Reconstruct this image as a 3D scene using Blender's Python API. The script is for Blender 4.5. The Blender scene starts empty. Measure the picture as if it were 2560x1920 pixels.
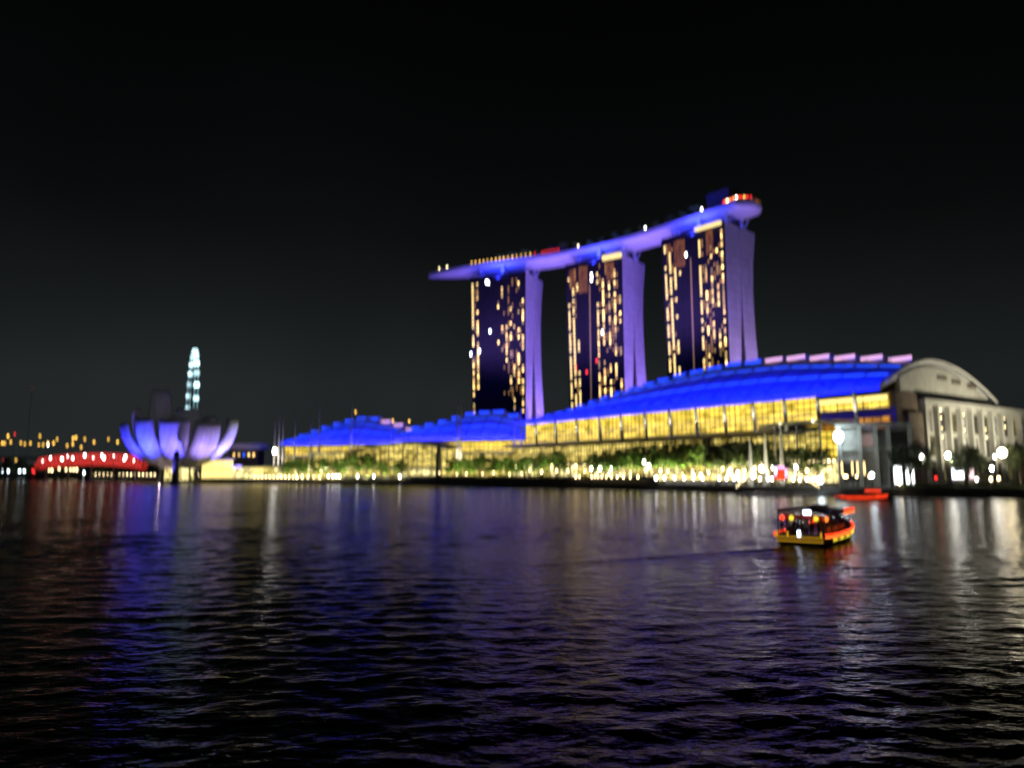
import bpy, bmesh, math, random
from mathutils import Vector, Matrix
from mathutils import noise as mnoise
R = math.radians
random.seed(7)
SC = bpy.context.scene
COL = SC.collection

# ------------------------------------------------------------------ camera
PITCH = R(7.18)
cam_d = bpy.data.cameras.new('camera')
cam = bpy.data.objects.new('camera', cam_d)
COL.objects.link(cam)
cam.location = (0, 0, 8)
cam.rotation_euler = (R(90) + PITCH, 0, 0)
cam_d.sensor_width = 36
cam_d.lens = 36 * 1778 / 2560
cam_d.clip_start = 0.3
cam_d.clip_end = 20000
cam_d.dof.use_dof = True
cam_d.dof.focus_distance = 26
cam_d.dof.aperture_fstop = 0.11
cam_d.dof.aperture_ratio = 2.5
SC.camera = cam

# ------------------------------------------------------------------ sky, moon, exposure
MOON_EL, MOON_AZ = 24, 165
world = bpy.data.worlds.new('World')
SC.world = world
world.use_nodes = True
nt = world.node_tree
sky = nt.nodes.new('ShaderNodeTexSky')
sky.sky_type = 'NISHITA'
sky.sun_disc = False
sky.sun_elevation = R(MOON_EL)
sky.sun_rotation = R(MOON_AZ)
sky.dust_density = 2
tg = nt.nodes.new('ShaderNodeTexCoord'); vx = nt.nodes.new('ShaderNodeSeparateXYZ'); vm = nt.nodes.new('ShaderNodeMath'); vm.operation = 'MAXIMUM'; vm.inputs[1].default_value = .09
vc = nt.nodes.new('ShaderNodeCombineXYZ')
nt.links.new(tg.outputs['Generated'], vx.inputs[0]); nt.links.new(vx.outputs[2], vm.inputs[0])
for k in (0, 1): nt.links.new(vx.outputs[k], vc.inputs[k])
nt.links.new(vm.outputs[0], vc.inputs[2]); nt.links.new(vc.outputs[0], sky.inputs[0])
bw = nt.nodes.new('ShaderNodeRGBToBW')
pw = nt.nodes.new('ShaderNodeMath'); pw.operation = 'POWER'; pw.inputs[1].default_value = 1.3
mu = nt.nodes.new('ShaderNodeMix'); mu.data_type = 'RGBA'; mu.blend_type = 'MULTIPLY'
mu.inputs[0].default_value = 1
mu.inputs[7].default_value = (0.86, 1.0, 1.02, 1)
bg = nt.nodes['Background']
bg.inputs[1].default_value = 0.0024
nt.links.new(sky.outputs[0], bw.inputs[0])
nt.links.new(bw.outputs[0], pw.inputs[0])
nt.links.new(pw.outputs[0], mu.inputs[6])
# city glow: the night sky is palest low over the skyline
tcw = nt.nodes.new('ShaderNodeTexCoord'); sx = nt.nodes.new('ShaderNodeSeparateXYZ'); rw = nt.nodes.new('ShaderNodeValToRGB')
e = rw.color_ramp.elements
e[0].position = 0; e[0].color = (1, 1, 1, 1); e[1].position = .62; e[1].color = (.13, .13, .15, 1)
e.new(.12).color = (.92, .95, .95, 1); e.new(.32).color = (.4, .41, .42, 1)
wz = nt.nodes.new('ShaderNodeTexNoise'); wz.inputs['Scale'].default_value = 2.2; wz.inputs['Detail'].default_value = 4
wm_ = nt.nodes.new('ShaderNodeMapRange'); wm_.inputs[1].default_value = .3; wm_.inputs[2].default_value = .75; wm_.inputs[3].default_value = .8; wm_.inputs[4].default_value = 1.25
m2 = nt.nodes.new('ShaderNodeMix'); m2.data_type = 'RGBA'; m2.blend_type = 'MULTIPLY'; m2.inputs[0].default_value = 1
m3 = nt.nodes.new('ShaderNodeVectorMath'); m3.operation = 'SCALE'
nt.links.new(tcw.outputs['Generated'], sx.inputs[0]); nt.links.new(sx.outputs[2], rw.inputs[0])
nt.links.new(tcw.outputs['Generated'], wz.inputs['Vector']); nt.links.new(wz.outputs[0], wm_.inputs[0])
nt.links.new(mu.outputs[2], m2.inputs[6]); nt.links.new(rw.outputs[0], m2.inputs[7])
nt.links.new(m2.outputs[2], m3.inputs[0]); nt.links.new(wm_.outputs[0], m3.inputs['Scale'])
nt.links.new(m3.outputs[0], bg.inputs[0])
sd = bpy.data.lights.new('moon', 'SUN'); sd.energy = 0.004; sd.angle = R(0.5); sd.color = (1, .95, .85)
so = bpy.data.objects.new('moon', sd); COL.objects.link(so)
so.rotation_euler = (R(90 - MOON_EL), 0, R(180 - MOON_AZ))
SC.view_settings.view_transform = 'Standard'
SC.view_settings.look = 'None'
SC.view_settings.exposure = 0
SC.view_settings.gamma = 1
SC.render.engine = 'CYCLES'
cy = SC.cycles
cy.use_denoising = True
try: cy.denoiser = 'OPENIMAGEDENOISE'
except Exception: pass
cy.max_bounces = 4; cy.diffuse_bounces = 2; cy.glossy_bounces = 3; cy.transmission_bounces = 2
cy.sample_clamp_indirect = 6
cy.caustics_reflective = False; cy.caustics_refractive = False

# ------------------------------------------------------------------ helpers
def V(*a): return Vector(a)

def at(px, py, d):
    """point seen at photo pixel (of 2560x1920) at depth d"""
    xc, yc = px - 1280, 960 - py
    y = 1778 * math.cos(PITCH) - yc * math.sin(PITCH)
    z = 1778 * math.sin(PITCH) + yc * math.cos(PITCH)
    return Vector((xc / y * d, d, 8 + z / y * d))

def ray_x(px, d, z=3):
    """x of the vertical line through pixel column px near the ground at depth d"""
    return at(px, 1200, d).x

class MB:
    def __init__(s): s.v = []; s.f = []; s.m = []
    def add(s, vs, fs, mi=0):
        o = len(s.v); s.v += [Vector(x) for x in vs]
        for f in fs: s.f.append([o + i for i in f]); s.m.append(mi)
    def obox(s, o, a, b, c, mi=0):
        o, a, b, c = Vector(o), Vector(a), Vector(b), Vector(c)
        vs = [o, o+a, o+a+b, o+b, o+c, o+a+c, o+a+b+c, o+b+c]
        s.add(vs, [(0,3,2,1),(4,5,6,7),(0,1,5,4),(1,2,6,5),(2,3,7,6),(3,0,4,7)], mi)
    def box(s, c, size, rz=0, mi=0):
        ca, sa = math.cos(rz), math.sin(rz)
        a = V(ca, sa, 0) * size[0]; b = V(-sa, ca, 0) * size[1]; u = V(0, 0, size[2])
        s.obox(Vector(c) - a/2 - b/2 - u/2, a, b, u, mi)
    def tube(s, pts, r, n=6, mi=0):
        pts = [Vector(p) for p in pts]
        rs = r if isinstance(r, (list, tuple)) else [r] * len(pts)
        vs = []; fs = []
        for i, p in enumerate(pts):
            d = (pts[min(i+1, len(pts)-1)] - pts[max(i-1, 0)]).normalized()
            u = d.cross(V(0, 0, 1) if abs(d.z) < .95 else V(1, 0, 0)).normalized(); w = d.cross(u)
            for k in range(n):
                a = 2 * math.pi * k / n
                vs.append(p + (u * math.cos(a) + w * math.sin(a)) * rs[i])
        for i in range(len(pts) - 1):
            for k in range(n):
                fs.append((i*n+k, i*n+(k+1) % n, (i+1)*n+(k+1) % n, (i+1)*n+k))
        fs.append(tuple(range(n))[::-1]); fs.append(tuple((len(pts)-1)*n + k for k in range(n)))
        s.add(vs, fs, mi)
    def lathe(s, c, prof, n=12, mi=0):
        c = Vector(c); vs = []; fs = []
        for r, z in prof:
            for k in range(n):
                a = 2 * math.pi * k / n
                vs.append(c + V(r * math.cos(a), r * math.sin(a), z))
        for i in range(len(prof) - 1):
            for k in range(n):
                fs.append((i*n+k, i*n+(k+1) % n, (i+1)*n+(k+1) % n, (i+1)*n+k))
        fs.append(tuple(range(n))[::-1]); fs.append(tuple((len(prof)-1)*n + k for k in range(n)))
        s.add(vs, fs, mi)
    def ball(s, c, r, n=10, m=6, sz=1, mi=0):
        s.lathe(c, [(max(r * math.sin(math.pi * i / m), r * .02), -r * sz * math.cos(math.pi * i / m)) for i in range(m + 1)], n, mi)
    def grid(s, fn, nu, nv, mi=0):
        vs = [fn(i / nu, j / nv) for j in range(nv + 1) for i in range(nu + 1)]
        fs = [(j*(nu+1)+i, j*(nu+1)+i+1, (j+1)*(nu+1)+i+1, (j+1)*(nu+1)+i) for j in range(nv) for i in range(nu)]
        s.add(vs, fs, mi)
    def prism(s, poly, axis, mi=0):
        """poly: 3-D outline, pushed along axis"""
        n = len(poly); axis = Vector(axis)
        vs = [Vector(p) for p in poly] + [Vector(p) + axis for p in poly]
        fs = [tuple(range(n))[::-1], tuple(range(n, 2*n))] + [(i, (i+1) % n, n+(i+1) % n, n+i) for i in range(n)]
        s.add(vs, fs, mi)
    def build(s, name, mats, parent=None, smooth=False, recalc=True):
        if not isinstance(mats, (list, tuple)): mats = [mats]
        off = V(0, 0, 0); p = parent
        while p is not None: off = off + p.location; p = p.parent
        me = bpy.data.meshes.new(name)
        me.from_pydata([tuple(v - off) for v in s.v], [], s.f)
        for m in mats: me.materials.append(m)
        me.polygons.foreach_set('material_index', s.m)
        if recalc:
            bm = bmesh.new(); bm.from_mesh(me)
            bmesh.ops.recalc_face_normals(bm, faces=bm.faces); bm.to_mesh(me); bm.free()
        if smooth: me.polygons.foreach_set('use_smooth', [True] * len(me.polygons))
        me.update()
        o = bpy.data.objects.new(name, me); COL.objects.link(o)
        if parent is not None: o.parent = parent
        return o

def tag(o, label=None, cat=None, group=None, kind=None):
    if label: o['label'] = label
    if cat: o['category'] = cat
    if group: o['group'] = group
    if kind: o['kind'] = kind
    return o

def thing(name, loc, label, cat, group=None, rz=0):
    o = bpy.data.objects.new(name, None); COL.objects.link(o)
    o.location = loc; o.rotation_euler.z = rz; o.empty_display_size = 1
    return tag(o, label, cat, group)

KIDS = {}
def kids(o): return [c for c in COL.objects if c.parent == o]

def dup(o, loc=None, rz=None, label=None, group=None, scale=None, parent=None, tree=None):
    if tree is None:
        tree = {}
        for c in COL.objects:
            if c.parent is not None: tree.setdefault(c.parent.name, []).append(c)
    c = o.copy(); COL.objects.link(c)
    if parent is not None: c.parent = parent
    if loc is not None: c.location = loc
    if rz is not None: c.rotation_euler.z = rz
    if scale is not None: c.scale = scale
    if label: c['label'] = label
    if group: c['group'] = group
    for k in tree.get(o.name, []): dup(k, parent=c, tree=tree)
    return c

def light(name, kind, loc, color, power, parent, target=None, size=None, spot=None, blend=.6, radius=.3):
    ld = bpy.data.lights.new(name, kind); ld.color = color; ld.energy = power
    if kind == 'AREA':
        ld.shape = 'RECTANGLE'; ld.size, ld.size_y = size
    else: ld.shadow_soft_size = radius
    if spot: ld.spot_size = R(spot); ld.spot_blend = blend
    lo = bpy.data.objects.new(name, ld); COL.objects.link(lo)
    off = V(0, 0, 0); p = parent
    while p is not None: off = off + p.location; p = p.parent
    lo.location = Vector(loc) - off
    if target is not None:
        lo.rotation_euler = (Vector(target) - Vector(loc)).to_track_quat('-Z', 'Y').to_euler()
    if parent is not None: lo.parent = parent
    return lo

ORD = ['first', 'second', 'third', 'fourth', 'fifth', 'sixth', 'seventh', 'eighth', 'ninth', 'tenth', 'eleventh', 'twelfth',
       'thirteenth', 'fourteenth', 'fifteenth', 'sixteenth', 'seventeenth', 'eighteenth', 'nineteenth', 'twentieth',
       'twenty-first', 'twenty-second', 'twenty-third', 'twenty-fourth', 'twenty-fifth', 'twenty-sixth', 'twenty-seventh',
       'twenty-eighth', 'twenty-ninth', 'thirtieth', 'thirty-first', 'thirty-second', 'thirty-third', 'thirty-fourth', 'thirty-fifth']

# ------------------------------------------------------------------ materials
def mat(name, color, rough=.6, metal=0, var=.25, scale=.3, bump=0, spec=.5):
    m = bpy.data.materials.new(name); m.use_nodes = True
    t = m.node_tree; b = t.nodes['Principled BSDF']
    b.inputs['Roughness'].default_value = rough; b.inputs['Metallic'].default_value = metal
    b.inputs['Specular IOR Level'].default_value = spec
    tc = t.nodes.new('ShaderNodeTexCoord'); nz = t.nodes.new('ShaderNodeTexNoise')
    nz.inputs['Scale'].default_value = scale; nz.inputs['Detail'].default_value = 5
    rp = t.nodes.new('ShaderNodeValToRGB')
    lo = [c * (1 - var) for c in color]; hi = [min(c * (1 + var), .95) for c in color]
    rp.color_ramp.elements[0].color = (*lo, 1); rp.color_ramp.elements[1].color = (*hi, 1)
    rp.color_ramp.elements[0].position = .3; rp.color_ramp.elements[1].position = .7
    t.links.new(tc.outputs['Object'], nz.inputs['Vector']); t.links.new(nz.outputs[0], rp.inputs[0])
    t.links.new(rp.outputs[0], b.inputs['Base Color'])
    if bump:
        bp = t.nodes.new('ShaderNodeBump'); bp.inputs['Strength'].default_value = bump
        t.links.new(nz.outputs[0], bp.inputs['Height']); t.links.new(bp.outputs[0], b.inputs['Normal'])
    return m

def emis(name, color, strength, rand=0.0, tint=0.0, sample='AUTO'):
    """a lamp or lit pane; rand: how much it differs from object to object"""
    m = bpy.data.materials.new(name); m.use_nodes = True
    t = m.node_tree; b = t.nodes['Principled BSDF']
    b.inputs['Base Color'].default_value = (*[c * .3 for c in color], 1)
    b.inputs['Roughness'].default_value = .4
    b.inputs['Emission Color'].default_value = (*color, 1)
    b.inputs['Emission Strength'].default_value = strength
    if rand or tint:
        oi = t.nodes.new('ShaderNodeObjectInfo')
        if rand:
            p = t.nodes.new('ShaderNodeMath'); p.operation = 'POWER'; p.inputs[1].default_value = 1.6
            mr = t.nodes.new('ShaderNodeMapRange')
            mr.inputs[3].default_value = strength * (1 - rand); mr.inputs[4].default_value = strength * (1 + rand)
            t.links.new(oi.outputs['Random'], p.inputs[0]); t.links.new(p.outputs[0], mr.inputs[0])
            t.links.new(mr.outputs[0], b.inputs['Emission Strength'])
        if tint:
            wn = t.nodes.new('ShaderNodeTexWhiteNoise'); wn.noise_dimensions = '1D'
            t.links.new(oi.outputs['Random'], wn.inputs['W'])
            mx = t.nodes.new('ShaderNodeMix'); mx.data_type = 'RGBA'
            mx.inputs[6].default_value = (*color, 1)
            mx.inputs[7].default_value = (color[0], color[1] * (1 - tint), color[2] * (1 - tint), 1)
            t.links.new(wn.outputs[0], mx.inputs[0]); t.links.new(mx.outputs[2], b.inputs['Emission Color'])
    try: m.cycles.emission_sampling = sample
    except Exception: pass
    return m

def interior(name, color, dark, strength, sc=(.35, .35, .5), cut=.42, sample='NONE'):
    """lit rooms behind glass: patches of lamplight of different strength, floor by floor"""
    m = bpy.data.materials.new(name); m.use_nodes = True
    t = m.node_tree; b = t.nodes['Principled BSDF']
    b.inputs['Base Color'].default_value = (.02, .02, .02, 1); b.inputs['Roughness'].default_value = .25
    tc = t.nodes.new('ShaderNodeTexCoord'); mp = t.nodes.new('ShaderNodeMapping')
    mp.inputs['Scale'].default_value = sc
    n1 = t.nodes.new('ShaderNodeTexNoise'); n1.inputs['Scale'].default_value = 1; n1.inputs['Detail'].default_value = 3
    vo = t.nodes.new('ShaderNodeTexVoronoi'); vo.inputs['Scale'].default_value = 1.3
    t.links.new(tc.outputs['Object'], mp.inputs[0]); t.links.new(mp.outputs[0], n1.inputs['Vector']); t.links.new(mp.outputs[0], vo.inputs['Vector'])
    ad = t.nodes.new('ShaderNodeMix'); ad.data_type = 'FLOAT'; ad.inputs[0].default_value = .4
    sp = t.nodes.new('ShaderNodeSeparateColor'); t.links.new(vo.outputs['Color'], sp.inputs[0])
    t.links.new(n1.outputs[0], ad.inputs[2]); t.links.new(sp.outputs[0], ad.inputs[3])
    rp = t.nodes.new('ShaderNodeValToRGB')
    e = rp.color_ramp.elements
    e[0].position = cut - .22; e[0].color = (*dark, 1); e[1].position = cut + .28; e[1].color = (*[min(c * 1.0, 1) for c in color], 1)
    t.links.new(ad.outputs[0], rp.inputs[0]); t.links.new(rp.outputs[0], b.inputs['Emission Color'])
    b.inputs['Emission Strength'].default_value = strength
    try: m.cycles.emission_sampling = sample
    except Exception: pass
    return m

def facade_glass():
    m = bpy.data.materials.new('dark tower glass'); m.use_nodes = True
    t = m.node_tree; b = t.nodes['Principled BSDF']
    tc = t.nodes.new('ShaderNodeTexCoord'); mp = t.nodes.new('ShaderNodeMapping')
    mp.inputs['Rotation'].default_value = (0, R(-90), R(-90))
    cx = t.nodes.new('ShaderNodeSeparateXYZ'); cb = t.nodes.new('ShaderNodeCombineXYZ')
    t.links.new(tc.outputs['Object'], cx.inputs[0])
    t.links.new(cx.outputs[1], cb.inputs[0]); t.links.new(cx.outputs[2], cb.inputs[1])
    br = t.nodes.new('ShaderNodeTexBrick'); br.offset = 0
    br.inputs['Scale'].default_value = 1; br.inputs['Brick Width'].default_value = 4.5; br.inputs['Row Height'].default_value = 3.4
    br.inputs['Mortar Size'].default_value = .25
    br.inputs['Color1'].default_value = (.007, .007, .009, 1); br.inputs['Color2'].default_value = (.012, .012, .015, 1)
    br.inputs['Mortar'].default_value = (.018, .018, .02, 1)
    t.links.new(cb.outputs[0], br.inputs['Vector']); t.links.new(br.outputs[0], b.inputs['Base Color'])
    b.inputs['Roughness'].default_value = .65; b.inputs['Specular IOR Level'].default_value = .15
    return m

M = {}
M['glass'] = facade_glass()
M['panel'] = mat('pale tower cladding', (.62, .6, .62), .55, var=.06, scale=.08)
def seams(m, w, h):
    t = m.node_tree; b = t.nodes['Principled BSDF']; src = b.inputs['Base Color'].links[0].from_socket
    tc = t.nodes.new('ShaderNodeTexCoord'); sp = t.nodes.new('ShaderNodeSeparateXYZ'); ad = t.nodes.new('ShaderNodeMath'); cb = t.nodes.new('ShaderNodeCombineXYZ')
    t.links.new(tc.outputs['Object'], sp.inputs[0]); t.links.new(sp.outputs[0], ad.inputs[0]); t.links.new(sp.outputs[1], ad.inputs[1])
    t.links.new(ad.outputs[0], cb.inputs[0]); t.links.new(sp.outputs[2], cb.inputs[1])
    br = t.nodes.new('ShaderNodeTexBrick'); br.offset = 0; br.inputs['Scale'].default_value = 1
    br.inputs['Brick Width'].default_value = w; br.inputs['Row Height'].default_value = h; br.inputs['Mortar Size'].default_value = .16
    br.inputs['Color1'].default_value = (1, 1, 1, 1); br.inputs['Color2'].default_value = (.86, .86, .86, 1); br.inputs['Mortar'].default_value = (.45, .45, .45, 1)
    mx = t.nodes.new('ShaderNodeMix'); mx.data_type = 'RGBA'; mx.blend_type = 'MULTIPLY'; mx.inputs[0].default_value = 1
    t.links.new(cb.outputs[0], br.inputs['Vector']); t.links.new(src, mx.inputs[6]); t.links.new(br.outputs[0], mx.inputs[7]); t.links.new(mx.outputs[2], b.inputs['Base Color'])
seams(M['panel'], 4.2, 6.8)
M['hull'] = mat('white deck cladding', (.6, .6, .62), .45, var=.08, scale=.1)
M['petal'] = mat('white petal cladding', (.6, .6, .62), .45, var=.1, scale=.12); seams(M['petal'], 5, 3)
M['liftwall'] = mat('dim grey render', (.025, .024, .025), .9)
M['deck'] = mat('deck paving', (.2, .19, .17), .8)
M['roofw'] = mat('white roof sheet', (.62, .63, .65), .5, var=.1, scale=.15)
M['wall_dark'] = mat('dark wall', (.05, .045, .04), .7)
M['brown'] = mat('brown stone', (.13, .1, .08), .75)
M['beige'] = mat('beige concrete', (.45, .45, .42), .8, var=.15, scale=.2)
M['concrete'] = mat('grey concrete', (.32, .31, .29), .85, var=.2, scale=.4)
M['gallery'] = mat('grey metal roof', (.3, .29, .25), .5, var=.15, scale=.3)
M['white'] = mat('white steel', (.7, .7, .68), .4, var=.05)
M['steel'] = mat('dark steel', (.06, .06, .065), .45, .6)
M['paving'] = mat('granite paving', (.12, .11, .1), .8, scale=.6)
M['quay'] = mat('stained quay stone', (.07, .065, .06), .85, var=.45, scale=.5, bump=.4)
M['bark'] = mat('bark', (.1, .075, .05), .9, var=.4, scale=3, bump=.5)
M['leaf'] = mat('green leaves', (.06, .13, .015), .6, var=.5, scale=.9)
M['leafd'] = mat('dark leaves', (.04, .06, .022), .6, var=.5, scale=.9)
M['skin'] = mat('skin', (.35, .22, .15), .6)
M['hair'] = mat('black hair', (.015, .012, .01), .6)
M['cloth_dark'] = mat('dark clothing', (.03, .03, .04), .9)
M['cloth_pale'] = mat('pale clothing', (.3, .28, .28), .9)
M['wood'] = mat('varnished dark timber', (.1, .05, .025), .45, var=.35, scale=1.5)
M['hullblack'] = mat('black hull paint', (.02, .022, .02), .4)
M['hullgreen'] = mat('green bow paint', (.04, .2, .1), .4)
M['canopy'] = mat('brown roof boards', (.1, .06, .04), .6, var=.3, scale=1)
M['redcloth'] = mat('red canvas', (.4, .03, .02), .8)
WARM = (1, .68, .26); GOLD = (1, .74, .22); YEL = (1, .85, .4); WHITE = (1, .96, .88); COOL = (.8, .92, 1); BLUE = (.01, .015, 1)
M['win'] = emis('lit hotel room', (1, .72, .22), 3.2, rand=.92, tint=.2, sample='NONE')
M['win_dim'] = emis('curtained hotel room', (1, .5, .12), .55, sample='NONE')
M['win_far'] = emis('lit hotel room of the stack', (1, .72, .24), 2.6, sample='NONE')
M['lamp_warm'] = emis('warm lamp', (1, .78, .4), 9, rand=.3)
M['lamp_white'] = emis('white lamp', (1, .97, .9), 14)
M['lamp_cool'] = emis('cool lamp', (.75, .9, 1), 12)
M['lamp_amber'] = emis('amber lamp', (1, .55, .08), 3.4, rand=.4)
M['lamp_red'] = emis('red lamp', (1, .03, .03), 3)
M['led_red'] = emis('red light strip', (1, .05, .01), 2.2)
M['led_orange'] = emis('orange light strip', (1, .2, .03), 2.2)
M['led_yellow'] = emis('amber light strip', (1, .52, .03), .6)
M['led_blue'] = emis('blue light strip', (.02, .1, 1), 2.5, sample='NONE')
M['led_pink'] = emis('pink lit panel', (1, .55, .75), 1.3, sample='NONE')
M['lantern'] = emis('yellow lantern', (1, .8, .05), 1.2)
M['cyan'] = emis('pale cyan lit capsule', (.6, .93, 1), 3, rand=.5, sample='NONE')
M['cyan_dim'] = emis('dim cyan rim light', (.4, .75, .85), .5, sample='NONE')
M['gal_glass'] = interior('lit gallery glass', (1, .7, .09), (.25, .18, .01), 2.1, (.12, .12, .35), .45)
M['gal_amber'] = interior('amber lit glass', (1, .42, .03), (.12, .05, .005), .9, (.1, .1, .3), .5)
M['arc_glass'] = interior('lit arcade glass', (1, .78, .2), (.1, .07, .008), 1.8, (.2, .2, .5), .52)
M['shop'] = interior('lit shop window', (1, .85, .38), (.14, .1, .015), 2.6, (.3, .3, .3), .5)
M['lattice'] = interior('orange lit atrium', (.9, .3, .05), (.1, .03, .005), .45, (.4, .4, .5), .5)
M['band'] = emis('bright yellow light band', (1, .78, .25), 1.7, sample='NONE')
M['coolglass'] = emis('cool lit shop front', (.95, 1, 1), 3.5)
M['led_screen'] = emis('blue white sign', (.7, .8, 1), 6)
M['pinkscreen'] = emis('pink dim screen', (.8, .55, .5), .22, sample='NONE')

# ------------------------------------------------------------------ setting: water, land
def water_mat():
    m = bpy.data.materials.new('bay water'); m.use_nodes = True
    t = m.node_tree; b = t.nodes['Principled BSDF']
    t.nodes.remove(b)
    df = t.nodes.new('ShaderNodeBsdfDiffuse'); df.inputs['Color'].default_value = (.003, .004, .006, 1)
    gl = t.nodes.new('ShaderNodeBsdfGlossy'); gl.inputs['Roughness'].default_value = .15
    fr = t.nodes.new('ShaderNodeFresnel'); fr.inputs['IOR'].default_value = 1.33
    # mirror reflection weakened evenly for darker water, standing in for waves shading one another
    fm = t.nodes.new('ShaderNodeMath'); fm.operation = 'MULTIPLY'; fm.inputs[1].default_value = .62
    ms = t.nodes.new('ShaderNodeMixShader')
    t.links.new(fr.outputs[0], fm.inputs[0]); t.links.new(fm.outputs[0], ms.inputs[0])
    t.links.new(df.outputs[0], ms.inputs[1]); t.links.new(gl.outputs[0], ms.inputs[2])
    t.links.new(ms.outputs[0], t.nodes['Material Output'].inputs['Surface'])
    tc = t.nodes.new('ShaderNodeTexCoord')
    last = None
    for sx, sy, amp, det, rot in ((.35, .8, .1, 3, 6), (1.1, 1.9, .07, 3, -14), (3.2, 5.2, .02, 2, 5)):
        mp = t.nodes.new('ShaderNodeMapping'); mp.inputs['Scale'].default_value = (sx, sy, 1); mp.inputs['Rotation'].default_value = (0, 0, R(rot))
        nz = t.nodes.new('ShaderNodeTexNoise'); nz.inputs['Scale'].default_value = 1; nz.inputs['Detail'].default_value = det
        ml = t.nodes.new('ShaderNodeMath'); ml.operation = 'MULTIPLY'; ml.inputs[1].default_value = amp
        t.links.new(tc.outputs['Object'], mp.inputs[0]); t.links.new(mp.outputs[0], nz.inputs['Vector']); t.links.new(nz.outputs[0], ml.inputs[0])
        if last is None: last = ml.outputs[0]
        else:
            ad = t.nodes.new('ShaderNodeMath'); ad.operation = 'ADD'
            t.links.new(last, ad.inputs[0]); t.links.new(ml.outputs[0], ad.inputs[1]); last = ad.outputs[0]
    bp = t.nodes.new('ShaderNodeBump'); bp.inputs['Strength'].default_value = 1; bp.inputs['Distance'].default_value = 1
    t.links.new(last, bp.inputs['Height'])
    for nd in (df, gl, fr): t.links.new(bp.outputs[0], nd.inputs['Normal'])
    return m
import numpy as np
def wave_height(X, Y, step):
    """wind waves: many sine trains of random heading, each left out where the mesh is too coarse to carry it"""
    rs = np.random.RandomState(5); H = np.zeros_like(X)
    for k in range(90):
        lam = 0.3 * (4.0 / 0.3) ** rs.rand(); th = R(98) + rs.normal(0, .62); ph = rs.rand() * 6.283
        kx, ky = 2 * np.pi / lam * np.cos(th), 2 * np.pi / lam * np.sin(th)
        amp = WAVE_SLOPE * math.sqrt(2 / 90) * lam / (2 * np.pi)
        fade = np.clip((lam / step - 2.2) / 2, 0, 1)
        H += amp * fade * np.sin(kx * X + ky * Y + ph + .6 * np.sin(X * .05 + k) + .6 * np.sin(Y * .045 + 2 * k))
    patch = .72 + .45 * np.sin(X * .061 + 1.3 * np.sin(Y * .021)) * np.sin(Y * .074 + 1.4 * np.sin(X * .043))
    # wake of the lit boat: a low swell trailing off behind its stern
    ax, ay, bx, by = 30.5, 78.6, 2.0, 64.0; L2 = (bx - ax) ** 2 + (by - ay) ** 2
    tt = np.clip(((X - ax) * (bx - ax) + (Y - ay) * (by - ay)) / L2, 0, 1)
    dd = np.hypot(X - ax - tt * (bx - ax), Y - ay - tt * (by - ay))
    return H * patch * (1 - .6 * np.exp(-(dd / 1.6) ** 2)) + .22 * (1 - .7 * tt) * np.exp(-(dd / .85) ** 2)
WAVE_SLOPE = .11
def water():
    nr, na = 860, 620
    r = 11 * (1400 / 11) ** (np.arange(nr) / (nr - 1)); a = np.linspace(R(-44), R(44), na)
    X = r[:, None] * np.sin(a)[None, :]; Y = r[:, None] * np.cos(a)[None, :]
    step = np.maximum(np.gradient(r)[:, None], r[:, None] * (a[1] - a[0])) * np.ones_like(X)
    Z = wave_height(X, Y, step)
    edge = np.clip(np.minimum(np.arange(nr), np.arange(nr)[::-1])[:, None] / 6., 0, 1) * np.clip(np.minimum(np.arange(na), np.arange(na)[::-1])[None, :] / 4., 0, 1)
    Z *= edge
    co = np.stack([X, Y, Z], -1).reshape(-1, 3)
    i = (np.arange(nr - 1)[:, None] * na + np.arange(na - 1)[None, :]).reshape(-1)
    F = np.stack([i, i + 1, i + na + 1, i + na], -1)
    base = len(co)
    # calm surround that closes the sheet out to the horizon on every side
    inner = [tuple(co[0]), tuple(co[na - 1]), tuple(co[-1]), tuple(co[(nr - 1) * na])]
    arc_i = list(range(na)); arc_o = [(nr - 1) * na + k for k in range(na)]
    extra = [(0., -300., 0.), (-6000., -300., 0.), (6000., -300., 0.), (-6000., 9000., 0.), (6000., 9000., 0.), (0., 9000., 0.)]
    faces = [tuple(int(x) for x in f) for f in F]
    c = base
    faces += [tuple([c, c + 2] + [int((na - 1) + 0 * na)] + [int(k) for k in arc_i[::-1][1:]] + [c + 1])]
    faces += [tuple([c + 2, c + 4] + [int((nr - 1 - k) * na + na - 1) for k in range(nr)])]
    faces += [tuple([c + 3, c + 1] + [int(k * na) for k in range(nr)])]
    faces += [tuple([c + 4, c + 5, c + 3] + [int(k) for k in arc_o])]
    me = bpy.data.meshes.new('water'); me.from_pydata([tuple(x) for x in co] + extra, [], faces)
    me.polygons.foreach_set('use_smooth', [True] * len(me.polygons)); me.materials.append(water_mat()); me.update()
    o = bpy.data.objects.new('water', me); COL.objects.link(o); return o
tag(water(), 'dark rippled bay water with coloured reflections', kind='structure')

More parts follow.
